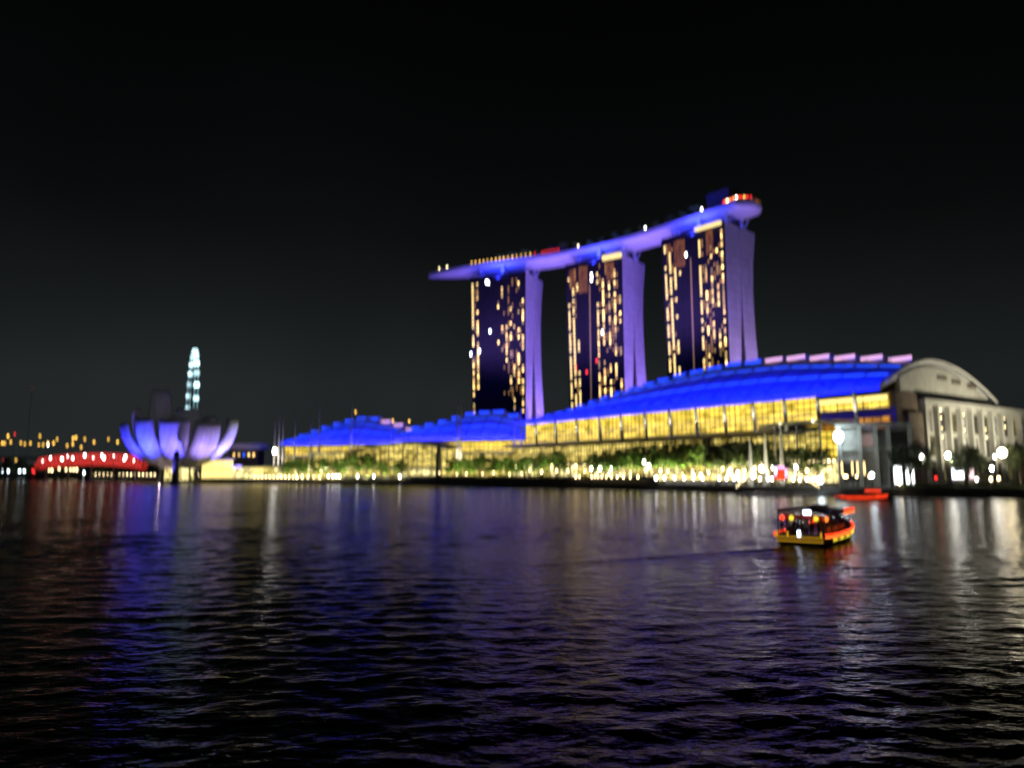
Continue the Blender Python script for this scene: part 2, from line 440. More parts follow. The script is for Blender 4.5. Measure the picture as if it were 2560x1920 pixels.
QPX = [(-700, 1196), (0, 1196), (300, 1198), (420, 1207), (520, 1208), (700, 1209), (1000, 1212), (1240, 1217), (1480, 1221), (1760, 1229), (1900, 1235), (2230, 1240), (2560, 1243), (3300, 1247)]
QUAY = []
for px, py in QPX:
    p1 = at(px, py, 1.0); d = 8 / (8 - p1.z); QUAY.append(V(p1.x * d, d, 0))
def quay_at(px):
    for i in range(len(QPX) - 1):
        if QPX[i][0] <= px <= QPX[i+1][0]:
            f = (px - QPX[i][0]) / (QPX[i+1][0] - QPX[i][0])
            a, b = QUAY[i], QUAY[i+1]
            for _ in range(30):
                p = a.lerp(b, f); cur = 1280 + p.x / p.y * 1765
                f += (px - cur) / (QPX[i+1][0] - QPX[i][0]) * .7
            return a.lerp(b, f)
    return QUAY[-1]
poly = [V(p.x, p.y, 0) for p in QUAY] + [V(2500, 300, 0), V(2500, 5000, 0), V(-5000, 5000, 0), V(-5000, 1250, 0)]
b_ = MB(); b_.prism([V(p.x, p.y, -2) for p in poly], (0, 0, 5))
tag(b_.build('ground', M['paving']), 'dark paved promenade along the far side of the bay', kind='structure')
qs = MB()
for i in range(len(QUAY) - 1):
    a, b = QUAY[i], QUAY[i+1]
    n = V(b.y - a.y, a.x - b.x, 0).normalized()
    if n.y > 0: n = -n
    qs.obox(a + V(0, 0, -1) + n * .02, b - a, n * 1.2, V(0, 0, 3.2))
    qs.obox(a + V(0, 0, -1) + n * 1.2, b - a, n * 1.3, V(0, 0, 2.2))
tag(qs.build('quay_steps', M['quay']), 'dark stepped stone edge of the promenade', kind='structure')

# ------------------------------------------------------------------ hotel towers
def interp(tab, z):
    if z <= tab[0][0]: return tab[0][1]
    for (z0, a), (z1, b) in zip(tab, tab[1:]):
        if z <= z1: return a + (b - a) * (z - z0) / (z1 - z0)
    return tab[-1][1]
W_IN = [(3, 11), (40, 12), (90, 15.5), (130, 19), (160, 20), (194, 20)]
E_IN = [(3, 31), (40, 27), (90, 22.5), (130, 20.3), (160, 20.3), (194, 20.6)]
E_OUT = [(3, 57), (40, 48), (70, 43), (90, 40), (110, 37.8), (130, 36.6), (150, 36.6), (170, 38.5), (186, 41.5), (194, 43)]
def tmax(z): return 57 - 4.5 * (194 - z) / 194
ZL = [3, 22, 40, 55, 70, 80, 90, 100, 110, 120, 130, 140, 150, 160, 170, 178, 186, 194]
def slab(xin, xout, name, mt, root):
    mb = MB(); vs = []; fs = []
    for z in ZL:
        a, b = xin(z), xout(z); t = tmax(z)
        vs += [(a, 0, z), (b, 0, z), (b, t, z), (a, t, z)]
    for i in range(len(ZL) - 1):
        for k in range(4): fs.append((4*i+k, 4*i+(k+1) % 4, 4*i+4+(k+1) % 4, 4*i+4+k))
    fs += [(3, 2, 1, 0), tuple(4*(len(ZL)-1)+k for k in range(4))]
    mb.add(vs, fs); return mb.build(name, mt, root)

winmesh = None
def make_tower(corner, a, b, label, cfg, seed):
    global winmesh
    rnd = random.Random(seed)
    root = thing('hotel_tower', (0, 0, 0), label, 'tower', 'three hotel towers under the long roof deck')
    slab(lambda z: 0, lambda z: interp(W_IN, z), 'west_slab', M['panel'], root)
    slab(lambda z: interp(E_IN, z), lambda z: interp(E_OUT, z), 'east_slab', M['panel'], root)
    slab(lambda z: -.6, lambda z: -.02, 'glass_facade', M['glass'], root)
    # glazed joint between the two slabs
    mb = MB(); vs = []; fs = []
    for z in ZL:
        a0, b0 = interp(W_IN, z) + .02, interp(E_IN, z) - .02
        vs += [(a0, 1.2, z), (b0, 1.2, z), (b0, tmax(z) - 1.2, z), (a0, tmax(z) - 1.2, z)]
    for i in range(len(ZL) - 1):
        for k in range(4): fs.append((4*i+k, 4*i+(k+1) % 4, 4*i+4+(k+1) % 4, 4*i+4+k))
    mb.add(vs, fs + [(3, 2, 1, 0)]); mb.build('atrium_glazing', M['steel'], root)
    # V struts carrying the roof deck
    for cx in (9.5, 31):
        for y0 in (3, 27, 51):
            st = MB()
            for dx, dy in ((-5, -2), (5, -2), (0, 3)):
                st.tube([(cx, y0, 194), (cx + dx, y0 + dy, 204)], [.9, .7], 8)
            st.build('deck_strut', M['white'], root, smooth=False)
    # lit rooms
    cells = []
    floors = [z for z in [20 + 3.4 * k for k in range(51)] if 62 < z < 190]
    for t, lo, hi, p_on, run in cfg['cols']:
        on = rnd.random() < p_on; left = rnd.randint(1, run)
        for z in floors[::-1]:
            if left <= 0:
                on = rnd.random() < p_on; left = rnd.randint(1, run if on else max(1, int(run * (1 - p_on) / p_on)))
            left -= 1
            if on and lo <= z <= hi and rnd.random() > .22: cells.append((t, z))
    if winmesh is None:
        wm = MB(); wm.box((0, 0, 0), (.25, 1.5, 1.9)); o = wm.build('window', M['win']); winmesh = o.data; bpy.data.objects.remove(o)
    dims = []
    for t in cfg.get('dim', []):
        for z in floors[::-1]:
            if rnd.random() < .3 and z > 75: dims.append((t, z))
    cells.sort()
    for t, z in cells[:100]:
        o = bpy.data.objects.new('lit_window', winmesh); COL.objects.link(o); o.parent = root
        o.location = (-.7, t * tmax(z) / 57, z + rnd.uniform(-.1, .1))
    dm = MB()
    for t, z in dims: dm.box((-.7, t * tmax(z) / 57, z), (.25, 1.2, 1.7))
    tag(dm.build('dim_windows', M['win_dim'], root), kind='stuff')
    rest = MB()
    for t, z in cells[100:]: rest.box((-.7, t * tmax(z) / 57, z), (.25, 1.5, 1.9))
    if rest.v: tag(rest.build('lit_windows', M['win_far'], root), kind='stuff')
    for t, z, mk in cfg.get('odd', []):
        o = MB(); o.box((-.75, t, z), (.3, 1.6, 2.4)); o.build('coloured_light', M[mk], root)
    if cfg.get('line'):
        t, z0, z1 = cfg['line']
        l = MB(); l.box((-.7, t, (z0 + z1) / 2), (.2, .8, z1 - z0)); l.build('stair_light', cfg_line, root)
    for y0, y1, z0, z1 in cfg.get('lattice', []):
        l = MB(); l.box((-.66, (y0 + y1) / 2, (z0 + z1) / 2), (.12, y1 - y0, z1 - z0), mi=0)
        n = int((z1 - z0) / 3.4)
        for k in range(1, n): l.box((-.75, (y0 + y1) / 2, z0 + k * (z1 - z0) / n), (.12, y1 - y0, .9), mi=1)
        n = int((y1 - y0) / 2.5)
        for k in range(1, n): l.box((-.79, y0 + k * (y1 - y0) / n, (z0 + z1) / 2), (.12, .35, z1 - z0), mi=1)
        l.build('lit_atrium', [M['lattice'], M['steel']], root)
    for y0, y1, z0, z1 in cfg.get('lounge', []):
        l = MB(); l.box((-2.2, (y0 + y1) / 2, (z0 + z1) / 2), (3, y1 - y0, z1 - z0), mi=0)
        for k in range(int((y1 - y0) / 2.2) + 1): l.box((-3.8, y0 + .2 + k * 2.2, (z0 + z1) / 2), (.2, .3, z1 - z0), mi=1)
        l.build('lit_terrace', [M['band'], M['steel']], root)
    # floodlights washing the deck belly above the facade and the end walls
    fx = MB()
    for k in range(8): fx.box((-2.2, 4 + k * 7, 193), (1.6, 1.2, .8))
    fx.build('floodlight_bracket', M['steel'], root)
    light('deck_flood', 'AREA', (-3.4, 28, 192), (.03, .045, 1), cfg['flood'], root, target=(6, 28, 204), size=(2, 54))
    for x, pwr, colr in cfg['wall_floods']:
        light('wall_flood', 'SPOT', (x, -46, 30), colr, pwr, root, target=(x, 0, 135), spot=92, blend=.5, radius=.8)
    root.location = corner; root.rotation_euler.z = math.atan2(a, b)
    return root
cfg_line = emis('dim stair light', (1, .6, .25), .22, sample='NONE')
PUR = (.46, .3, .9)
VIO = (.2, .1, 1)
south = make_tower(V(157.7, 508.7, 0), .66, .75, 'tallest looking lit hotel tower, furthest along towards the blue hall roof peak', dict(
    cols=[(2.6, 62, 190, .85, 8), (7, 62, 185, .6, 4), (12, 62, 178, .75, 5), (17, 62, 172, .5, 4), (22, 62, 190, .85, 8),
          (45, 62, 172, .75, 6), (49.5, 62, 190, .75, 6), (54, 75, 190, .75, 6), (40.5, 158, 168, .9, 2)],
    line=(30, 66, 172), lattice=[(35, 45, 168, 189), (10, 16, 172, 190), (48, 52, 172, 188)], lounge=[(2, 24, 192.2, 193.9)],
    odd=[(34, 176, 'lamp_white')], dim=(4.8, 9.5, 14.5, 19.5, 47.2, 52), flood=90000, wall_floods=[(10, 290000, PUR), (38, 290000, PUR)]), 3)
mid = make_tower(V(93.8, 587, 0), .8, .6, 'middle lit hotel tower standing between the two other towers', dict(
    cols=[(2.6, 62, 180, .6, 5), (7.5, 62, 182, .6, 5), (13, 62, 172, .7, 6), (19, 62, 178, .75, 6), (24.5, 62, 186, .7, 5),
          (45, 62, 180, .5, 4), (49.5, 62, 170, .75, 8), (54, 62, 190, .6, 8)],
    line=(32, 70, 172), lattice=[(34, 43, 166, 189), (8, 15, 172, 188), (46, 53, 172, 188)], lounge=[(0, 18, 191, 194)],
    dim=(5, 10, 16, 22, 47.3, 51.8), odd=[(30, 180, 'lamp_white'), (30, 176, 'lamp_white'), (20, 128, 'lamp_cool'), (47, 100, 'lamp_red'), (36, 95, 'lamp_red'), (26, 104, 'lamp_red')],
    flood=90000, wall_floods=[(10, 290000, PUR), (38, 360000, VIO)]), 5)
north = make_tower(V(12.6, 640, 0), .91, .41, 'hotel tower with fewest lit rooms below the pointed end of the roof deck', dict(
    cols=[(2.6, 62, 186, .45, 4), (7, 62, 186, .45, 4), (11.5, 66, 186, .5, 5), (15, 80, 186, .55, 5), (19.5, 90, 188, .6, 7), (24, 100, 180, .45, 4), (28, 120, 176, .25, 2),
          (50, 62, 188, .5, 4), (55, 62, 188, .62, 5)],
    lattice=[], lounge=[],
    dim=(5, 9, 13.3, 17.3, 22, 52.5), odd=[(40, 188, 'lamp_white'), (38, 187, 'lamp_white'), (47, 122, 'lamp_cool'), (36, 140, 'lamp_cool'), (56, 120, 'lamp_cool'), (33, 64, 'lamp_red')],
    flood=90000, wall_floods=[(10, 290000, PUR), (38, 360000, VIO)]), 11)

# ------------------------------------------------------------------ the long roof deck
CP = [V(196, 480, 0), V(183, 508, 0), V(155, 543.6, 0), V(84, 620.6, 0), V(-4.3, 670.6, 0), V(-84, 695, 0), V(-120, 703, 0)]
def crom(i, u):
    p0, p1, p2, p3 = CP[i-1], CP[i], CP[i+1], CP[i+2]
    return .5 * ((2*p1) + (p2-p0)*u + (2*p0-5*p1+4*p2-p3)*u*u + (3*p1-p0-3*p2+p3)*u**3)
LINE = []
for i in range(1, len(CP) - 2):
    for k in range(16): LINE.append(crom(i, k / 16))
LINE.append(CP[-2])
def deck_frame(f):
    x = f * (len(LINE) - 1); i = min(int(x), len(LINE) - 2); p = LINE[i].lerp(LINE[i+1], x - i)
    d = (LINE[min(i+2, len(LINE)-1)] - LINE[max(i-1, 0)]).normalized()
    return p, V(-d.y, d.x, 0)          # point, sideways (towards the bay side is negative)
def half_w(f):
    s = min(1, math.sqrt(max(0, f / .06))) if f < .06 else 1
    n = 1 if f < .78 else max(.04, 1 - ((f - .78) / .22) ** 2.2)
    return 15 * max(.25, s) * n
root = thing('roof_deck', (155, 543, 193), 'long boat shaped roof deck lit blue and violet lying across three towers', 'roof deck')
hb = MB(); NS, NA = 90, 14
prof = []
for j in range(NS + 1):
    f = j / NS; p, sd_ = deck_frame(f); w_ = half_w(f)
    for k in range(NA + 1):
        a = math.pi * k / NA
        x = -math.cos(a); zz = 207.6 - 2.2 * max(0, f - .7) / .3 - 6.0 * (math.sin(a) ** .8) * (.45 + .55 * min(1, w_ / 15))
        prof.append(p + sd_ * (x * w_) + V(0, 0, zz))
fs = [(j*(NA+1)+k, j*(NA+1)+k+1, (j+1)*(NA+1)+k+1, (j+1)*(NA+1)+k) for j in range(NS) for k in range(NA)]
fs += [(j*(NA+1), (j+1)*(NA+1), (j+1)*(NA+1)+NA, j*(NA+1)+NA) for j in range(NS)]
fs += [tuple(range(NA+1)), tuple(NS*(NA+1)+k for k in range(NA+1))[::-1]]
hb.add(prof, fs); hb.build('hull', M['hull'], root, smooth=True)
pb = MB()
for sgn in (-1, 1):
    for j in range(NS):
        p, s_ = deck_frame(j / NS); q, s2 = deck_frame((j + 1) / NS)
        a = p + s_ * (sgn * (half_w(j/NS) - .4)) + V(0, 0, 207.55 - 2.2 * max(0, j/NS - .7) / .3); b = q + s2 * (sgn * (half_w((j+1)/NS) - .4)) + V(0, 0, 207.55 - 2.2 * max(0, (j+1)/NS - .7) / .3)
        pb.add([a, b, b + V(0, 0, 1.5), a + V(0, 0, 1.5), a - s_*sgn*.5, b - s2*sgn*.5, b - s2*sgn*.5 + V(0, 0, 1.5), a - s_*sgn*.5 + V(0, 0, 1.5)],
               [(0,1,2,3),(4,7,6,5),(3,2,6,7),(0,4,5,1)])
pb.build('parapet', M['hull'], root)
def on_deck(f, s, z=207.65):
    """s < 0: towards the bay"""
    p, sd_ = deck_frame(f); return p - sd_ * s + V(0, 0, z - 2.2 * max(0, f - .7) / .3), math.atan2(sd_.y, sd_.x)
for f, s, sx, sy, sz in ((.2, 2, 14, 20, 17), (.165, -2, 8, 14, 8), (.62, 2, 12, 16, 11)):
    c, rz = on_deck(f, s); m = MB(); m.box(c + V(0, 0, sz / 2), (sx, sy, sz), rz); m.box(c + V(0, 0, sz + .5), (sx + 1, sy + 1, 1), rz)
    m.build('lift_house', M['liftwall'], root)
for f, s, L, mk in ((.07, 1, 16, 'lattice'), (.12, -2, 18, 'lattice'), (.235, -6, 10, 'gal_amber'), (.72, -2, 26, 'lattice'), (.64, -6, 10, 'lattice')):
    c, rz = on_deck(f, s); m = MB(); m.box(c + V(0, 0, 1.7), (9, L, 3.4), rz, 0); m.box(c + V(0, 0, 3.7), (11, L + 3, .4), rz, 1)
    for k in range(7): m.box(c + V(math.cos(rz), math.sin(rz), 0) * 4.7 + V(-math.sin(rz), math.cos(rz), 0) * (-L/2 + k * L / 6) + V(0, 0, 1.7), (.4, .4, 3.4), rz, 1)
    m.build('rooftop_restaurant', [M[mk], M['steel']], root)
# lights along the rail
lm = {k: None for k in ('lamp_amber', 'lamp_red', 'lamp_warm', 'lamp_white')}
rr = random.Random(4)
for f, mk in [(.025 + .008 * k, ('lamp_red', 'lamp_amber', 'lamp_red')[k % 3]) for k in range(16)] + [(.012, 'lamp_red'), (.02, 'lamp_red'), (.03, 'lamp_amber'), (.045, 'lamp_red'), (.06, 'lamp_white'), (.08, 'lamp_amber'), (.09, 'lamp_red'), (.11, 'lamp_red'), (.12, 'lamp_warm'), (.14, 'lamp_red'), (.235, 'lamp_white'), (.38, 'lamp_white'), (.55, 'lamp_warm')] + \
        [(.6 + .007 * k, 'lamp_red') for k in range(7)] + [(.66 + .012 * k, 'lamp_red' if k == 0 else 'lamp_amber') for k in range(16)] + [(.92, 'lamp_warm'), (.95, 'lamp_warm')]:
    c, rz = on_deck(f, -half_w(f) + 1.2, 211.4); m = MB(); m.tube([c - V(0, 0, 4), c], .1, 5, 1); m.ball(c + V(0, 0, .4), (.6 if mk == 'lamp_red' else .8), 8, 5)
    m.build('deck_lamp', [M[mk], M['steel']], root)
light('deck_glow', 'AREA', on_deck(.5, -75, 120)[0], (.3, .18, .95), 320000, root, target=on_deck(.5, -10, 205)[0], size=(260, 3))

# ------------------------------------------------------------------ trees
def crown_mb(rnd, h, rad, base, n_clumps, n_leaf, lsz, flat=.7):
    mb = MB(); limbs = []
    for c in range(n_clumps):
        a = rnd.uniform(0, 6.283); rr_ = rad * math.sqrt(rnd.random()) * .85
        z = base + (h - base) * (.15 + .8 * rnd.random() * (1 - .45 * (rr_ / rad) ** 2))
        cc = V(rr_ * math.cos(a), rr_ * math.sin(a), z); limbs.append(cc)
        cr = rad * rnd.uniform(.22, .4)
        for k in range(n_leaf):
            d = V(rnd.gauss(0, 1), rnd.gauss(0, 1), rnd.gauss(0, flat)); d *= cr * rnd.random() ** .4 / max(d.length, .01)
            p = cc + d; u = V(rnd.uniform(-1, 1), rnd.uniform(-1, 1), rnd.uniform(-.6, .6)).normalized(); v = u.cross(V(rnd.uniform(-1, 1), rnd.uniform(-1, 1), 1)).normalized()
            s = lsz * rnd.uniform(.6, 1.3)
            mb.add([p - u*s, p + v*s*.45, p + u*s, p - v*s*.45], [(0, 1, 2, 3)])
    return mb, limbs
def make_tree(name, label, h, rad, base, seed, mk, group, clumps=26, leaves=70, lsz=.6):
    rnd = random.Random(seed)
    root = thing(name, (0, 0, 0), label, 'tree', group)
    cm, limbs = crown_mb(rnd, h, rad, base, clumps, leaves, lsz)
    cm.build('crown', M[mk], root, recalc=False)
    tk = MB(); tk.tube([(0, 0, -.2), (.1, 0, base * .5), (0, .1, base), (0, 0, h * .7)], [h*.03, h*.024, h*.02, h*.008], 8)
    for l in limbs[:9]: tk.tube([(0, 0, base * rnd.uniform(.7, 1)), l * .5 + V(0, 0, base * .45), l], [h*.012, h*.008, h*.003], 5)
    tk.build('trunk', M['bark'], root)
    return root
def make_palm(label, h, seed, group):
    rnd = random.Random(seed)
    root = thing('palm_tree', (0, 0, 0), label, 'palm', group)
    tk = MB(); tk.tube([(0, 0, -.2), (.15, 0, h*.4), (.1, .1, h*.8), (0, 0, h)], [.35, .26, .22, .2], 8); tk.build('trunk', M['bark'], root)
    cr = MB()
    for k in range(16):
        a = k * 2.4 + rnd.uniform(-.2, .2); el = rnd.uniform(.1, 1.2); L = rnd.uniform(3, 4)
        pts = []
        for j in range(8):
            s = j / 7; r_ = L * s * math.cos(el * (1 - s * .9)); z = h + L * (math.sin(el) * s - .75 * s * s)
            pts.append(V(r_ * math.cos(a), r_ * math.sin(a), z))
        side = V(-math.sin(a), math.cos(a), 0)
        for j in range(7):
            for sg in (-1, 1):
                for q in range(2):
                    p = pts[j].lerp(pts[j+1], q * .5); wd = .9 * math.sin(math.pi * (j + .7) / 8) + .15
                    e = p + side * (sg * wd) + (pts[j+1] - pts[j]) * .6 + V(0, 0, -.35 * wd)
                    cr.add([p, p + (pts[j+1] - pts[j]) * .35, e], [(0, 1, 2)])
    cr.build('crown', M['leaf'], root, recalc=False)
    return root

# ------------------------------------------------------------------ waterfront halls: vaulted roofs over lit glass
class Frame:
    def __init__(s, o, t, u): s.o, s.t, s.u = Vector(o), Vector(t), Vector(u)
    def P(s, t, u, z): return s.o + s.t * t + s.u * u + V(0, 0, z)
    def box(s, mb, t0, t1, u0, u1, z0, z1, mi=0): mb.obox(s.P(t0, u0, z0), s.t * (t1-t0), s.u * (u1-u0), V(0, 0, z1-z0), mi)

def vault(F, root, t0, t1, crest, eave, depth, uf, back_z, thick=4.0, nt_=40, rim=True):
    """shell roof: rises from the eave at u=uf to its crest and falls to the back"""
    uc = uf + depth * .42
    def zf(u, c):
        if u <= uc:
            x = (u - uf) / (uc - uf); return eave + (c - eave) * math.sin(x * math.pi / 2) ** .95
        x = (u - uc) / (uf + depth - uc); return back_z + (c - back_z) * math.cos(x * math.pi / 2) ** .9
    us = [uf + depth * (i / 36) for i in range(37)]
    top = []; bot = []
    for i in range(nt_ + 1):
        t = t0 + (t1 - t0) * i / nt_; c = interp(crest, t)
        top.append([F.P(t, u, zf(u, c)) for u in us]); bot.append([F.P(t, u, zf(u, c) - thick * (.35 + .65 * math.sin(math.pi * min(1, (u - uf) / depth + .12)))) for u in us])
    mb = MB(); n = len(us); off = (nt_ + 1) * n
    vs = [p for r in top for p in r] + [p for r in bot for p in r]; fs = []
    for i in range(nt_):
        for k in range(n - 1):
            a = i*n + k; fs += [(a, a+1, a+n+1, a+n), (off+a, off+a+n, off+a+n+1, off+a+1)]
        a = i*n; fs += [(a, a+n, off+a+n, off+a)]; a = i*n+n-1; fs += [(a, off+a, off+a+n, a+n)]
    for k in range(n - 1):
        a = k; fs += [(a, off+a, off+a+1, a+1)]; a = nt_*n+k; fs += [(a, a+1, off+a+1, off+a)]
    mb.add(vs, fs); mb.build('roof_shell', M['roofw'], root, smooth=False)
    nr = int((t1 - t0) / 11)
    for j in range(nr + 1):
        t = t0 + .4 + (t1 - t0 - .8) * j / nr; c = interp(crest, t); m = MB()
        m.tube([F.P(t, u, zf(u, c) + .25) for u in us[:17]], .35, 5); m.build('roof_rib', M['gallery'], root)
    for fr in (.06, .15, .24):
        m = MB(); u = uf + depth * fr
        m.tube([F.P(t0 + (t1 - t0) * k / 40, u, zf(u, interp(crest, t0 + (t1 - t0) * k / 40)) + .1) for k in range(41)], .22, 4); m.build('roof_purlin', M['steel'], root)
    return zf

def roof_fins(F, root, t0, t1, n, crest, zf, uf, depth, pink=()):
    L = (t1 - t0) / n
    for i in range(n):
        t = t0 + L * i; c = interp(crest, t + L / 2); u = uf + depth * .3
        z = zf(u, c); m = MB()
        F.box(m, t + .4, t + L * .82, u, u + 6, z - .6, z + 1.9, 0)
        F.box(m, t + .4, t + L * .82, u - .5, u - .02, z + .4, z + (1.7 if i in pink else .8), 1)
        m.build('roof_fin', [M['roofw'], M['led_pink'] if i in pink else M['led_blue']], root)
    # light strips that trace the roof
    for fr in (.1, .2):
        m = MB(); u = uf + depth * fr
        pts = []
        for k in range(41):
            t = t0 + (t1 - t0) * k / 40; pts.append(F.P(t, u, zf(u, interp(crest, t)) + .25))
        m.tube(pts, .16, 5); m.build('light_strip', M['led_blue'], root)

def blue_floods(F, root, t0, t1, n, crest, uf, power, eave, zf, depth):
    L = (t1 - t0) / n
    m = MB()
    for k in range(n * 2): 
        t = t0 + (t1 - t0) * (k + .5) / (n * 2); m.tube([F.P(t, uf, eave - .5), F.P(t, uf - 6, eave + 2)], .15, 5); m.obox(F.P(t - 1, uf - 6.4, eave + 1.7), F.t * 2, F.u * .8, V(0, 0, .6))
    m.build('floodlight_arm', M['steel'], root)
    for k in range(n):
        t = t0 + L * (k + .5); u = uf + depth * .18; c = interp(crest, t)
        light('roof_flood', 'AREA', F.P(t, uf - 9, eave + 4), (.001, .007, 1), power, root, target=F.P(t, u, zf(u, c)), size=(L, 1.0))

def bay(F, root, t0, t1, u, z0, z1, mk, rows, cols, name='window_bay'):
    m = MB(); F.box(m, t0 + .04, t1 - .04, u, u + .3, z0, z1, 0); o = m.build(name, M[mk], root)
    m = MB()
    for r in range(rows + 1):
        z = z0 + (z1 - z0) * r / rows; F.box(m, t0 + .06, t1 - .06, u - .3, u - .02, z - .3, z + .3)
    for c in range(cols + 1):
        t = t0 + .12 + (t1 - t0 - .24) * c / cols; F.box(m, t - .06, t + .06, u - .36, u - .05, z0 - .15, z1 + .15)
    m.build('frame', M['steel'], o)
    return o

def mast(F, root, t, u0, z0, z1, lean=3):
    m = MB(); m.tube([F.P(t, u0, z0), F.P(t, u0 - lean * .4, (z0 + z1) / 2), F.P(t, u0 - lean, z1)], [.8, .9, .2], 8)
    light('mast_light', 'SPOT', F.P(t, u0 - lean - 5, z0 + 1), (1, .9, .7), min(38000, 12000 * ((z1 - z0) / 20) ** 2), root, target=F.P(t, u0 - lean * .5, z0 + .6 * (z1 - z0)), spot=34, blend=.8)
    return m.build('mast', M['white'], root, smooth=True)

# -- main hall
FM = Frame((160, 300, 0), (-.571, .821, 0), (.821, .571, 0))
hall = thing('convention_hall', FM.P(130, 20, 3), 'long hall with blue lit stepped vault roof above yellow glass beside the plaza', 'hall')
CREST = [(0, 59), (30, 64.5), (60, 69), (100, 71), (140, 69), (172, 65.5), (240, 55), (268, 49)]
zfm = vault(FM, hall, 0, 268, CREST, 45, 113, -7, 41)
m = MB(); FM.box(m, 1, 266, 2, 100, 3, 42); m.build('wall', M['wall_dark'], hall)
m = MB(); FM.box(m, -1.5, .9, 2, 21, 3, 43); FM.box(m, -3.5, -1.6, 8, 20.5, 3, 34); m.build('side_wall', M['brown'], hall)
roof_fins(FM, hall, 2, 266, 20, CREST, zfm, -7, 113, pink=(0, 1, 2, 3, 4, 5))
blue_floods(FM, hall, 0, 268, 9, CREST, -7, 20000, 45, zfm, 113)
MT = []
for px in (1342, 1391, 1444, 1500, 1554, 1614, 1676, 1741, 1812, 1884, 1962, 2045, 2138):
    k = (px - 1280) / 1765.
    # solve x/y = k along the facade line
    o_ = FM.P(0, -19, 0); t = (o_.x - k * o_.y) / (.571 + .821 * k); MT.append(t)
edges = [1, 12, 24, 34] + [34 + 23 * k for k in range(1, 11)]
for i, (t0, t1) in enumerate(zip(edges, edges[1:])):
    nc = max(2, int((t1 - t0) / 3))
    if i <= 2:
        bay(FM, hall, t0, t1, 1.2, 36, 41.8, 'gal_glass', 2, nc)
        bay(FM, hall, t0, t1, 1.2, 27, 32.5, 'gal_amber', 2, nc, 'lower_window_bay')
        m = MB(); FM.box(m, t0 + .3, t1 - .3, .4, 1.15, 39.4, 41.4); m.build('light_band', M['band'], hall)
    else:
        bay(FM, hall, t0, t1, 1.2, 29.5, 43.5, 'gal_glass', 5, nc)
for t in MT: mast(FM, hall, t, -19, 26.6, 46, 2)
m = MB(); pts = []
for k in range(41):
    t = 22 + 246 * k / 40; pts.append(t)
for a, b in zip(pts, pts[1:]):
    m.add([FM.P(a, -20, 26.5), FM.P(b, -20, 26.5), FM.P(b, -9, 29.2), FM.P(a, -9, 29.2), FM.P(a, 2, 29.4), FM.P(b, 2, 29.4),
           FM.P(a, -20, 25.7), FM.P(b, -20, 25.7), FM.P(b, 2, 27), FM.P(a, 2, 27)], [(0,1,2,3),(3,2,5,4),(0,6,7,1),(6,9,8,7),(9,4,5,8)])
m.build('gallery_roof', M['gallery'], hall)
gl = [34 + 232 * k / 16 for k in range(17)]
for i, (t0, t1) in enumerate(zip(gl, gl[1:])):
    bay(FM, hall, t0, t1, -9, 15.5, 25.6, 'arc_glass', 3, 5, 'arcade_bay')
    bay(FM, hall, t0, t1, -9, 4, 13.2, 'shop' if i % 3 != 1 else 'arc_glass', 2, 4, 'shop_front')
m = MB(); FM.box(m, 33, 268, -18, -8.5, 13.4, 14.3); m.build('terrace_slab', M['concrete'], hall)
for k in range(30):
    t = 36 + 229 * k / 29; m = MB(); FM.box(m, t - .8, t + .8, -17.9, -16.9, 12.3, 13.35); m.build('soffit_lamp', M['lamp_warm'], hall)
for k in range(17):
    m = MB(); t = gl[k]; m.tube([FM.P(t, -16, 3), FM.P(t, -16, 13.35)], .4, 8); m.build('column', M['concrete'], hall)
# gable end
ex = thing('exhibition_hall', FM.P(-1, 75, 3), 'beige exhibition hall with arched gable and tall colonnade behind street trees', 'hall')
m = MB(); m.prism([FM.P(-.8, 8, 43.2)] + [FM.P(-.8, u, zfm(u, 59) - 2.6) for u in [8 + 96 * i / 36 for i in range(37)]] + [FM.P(-.8, 104, 40.6)], FM.t * 1.6); m.build('gable_wall', M['beige'], ex)
m = MB()
pts = [FM.P(-1.6, u, zfm(u, 59) + .3) for u in [-4 + 109 * i / 50 for i in range(51)]]
m.tube(pts, .5, 6); m.build('gable_rim', M['white'], ex)
for u0, z0 in ((42, 51), (56, 50), (72, 49)):
    m = MB(); FM.box(m, -1.1, -.82, u0, u0 + 9, z0, z0 + 1.8); m.build('vent', M['brown'], ex)
m = MB(); FM.box(m, -2, 3, 21.5, 190, 3, 40.3); m.build('wall', M['beige'], ex)
m = MB(); FM.box(m, -4.5, 3.2, 21.2, 192, 38.2, 40.6); m.build('cornice', M['beige'], ex)
for k in range(16):
    u = 22 + 11 * k; m = MB(); FM.box(m, -4.2, -2.02, u, u + 1.6, 3, 38.15); m.build('pier', M['beige'], ex)
xw = emis('cool lit office window', (.9, .95, 1), .5, sample='NONE')
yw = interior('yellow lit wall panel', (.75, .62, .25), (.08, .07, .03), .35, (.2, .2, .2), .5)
for k in range(15):
    u = 24.2 + 11 * k
    for j, (z0, z1) in enumerate(((26.5, 35.5), (15.5, 24.5), (5, 13.5))):
        m = MB(); FM.box(m, -2.5, -2.03, u, u + 7.8, z0, z1, 0)
        for q in (1, 2): FM.box(m, -2.7, -2.52, u + q * 2.6 - .12, u + q * 2.6 + .12, z0, z1, 1)
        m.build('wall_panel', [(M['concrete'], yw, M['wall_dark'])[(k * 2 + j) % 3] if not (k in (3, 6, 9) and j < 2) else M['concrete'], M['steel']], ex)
    if k in (3, 6, 9):
        for z in (31, 27, 22, 17):
            m = MB(); FM.box(m, -2.9, -2.75, u + 2, u + 3.4, z, z + 1.6); m.build('lit_window', xw, ex)
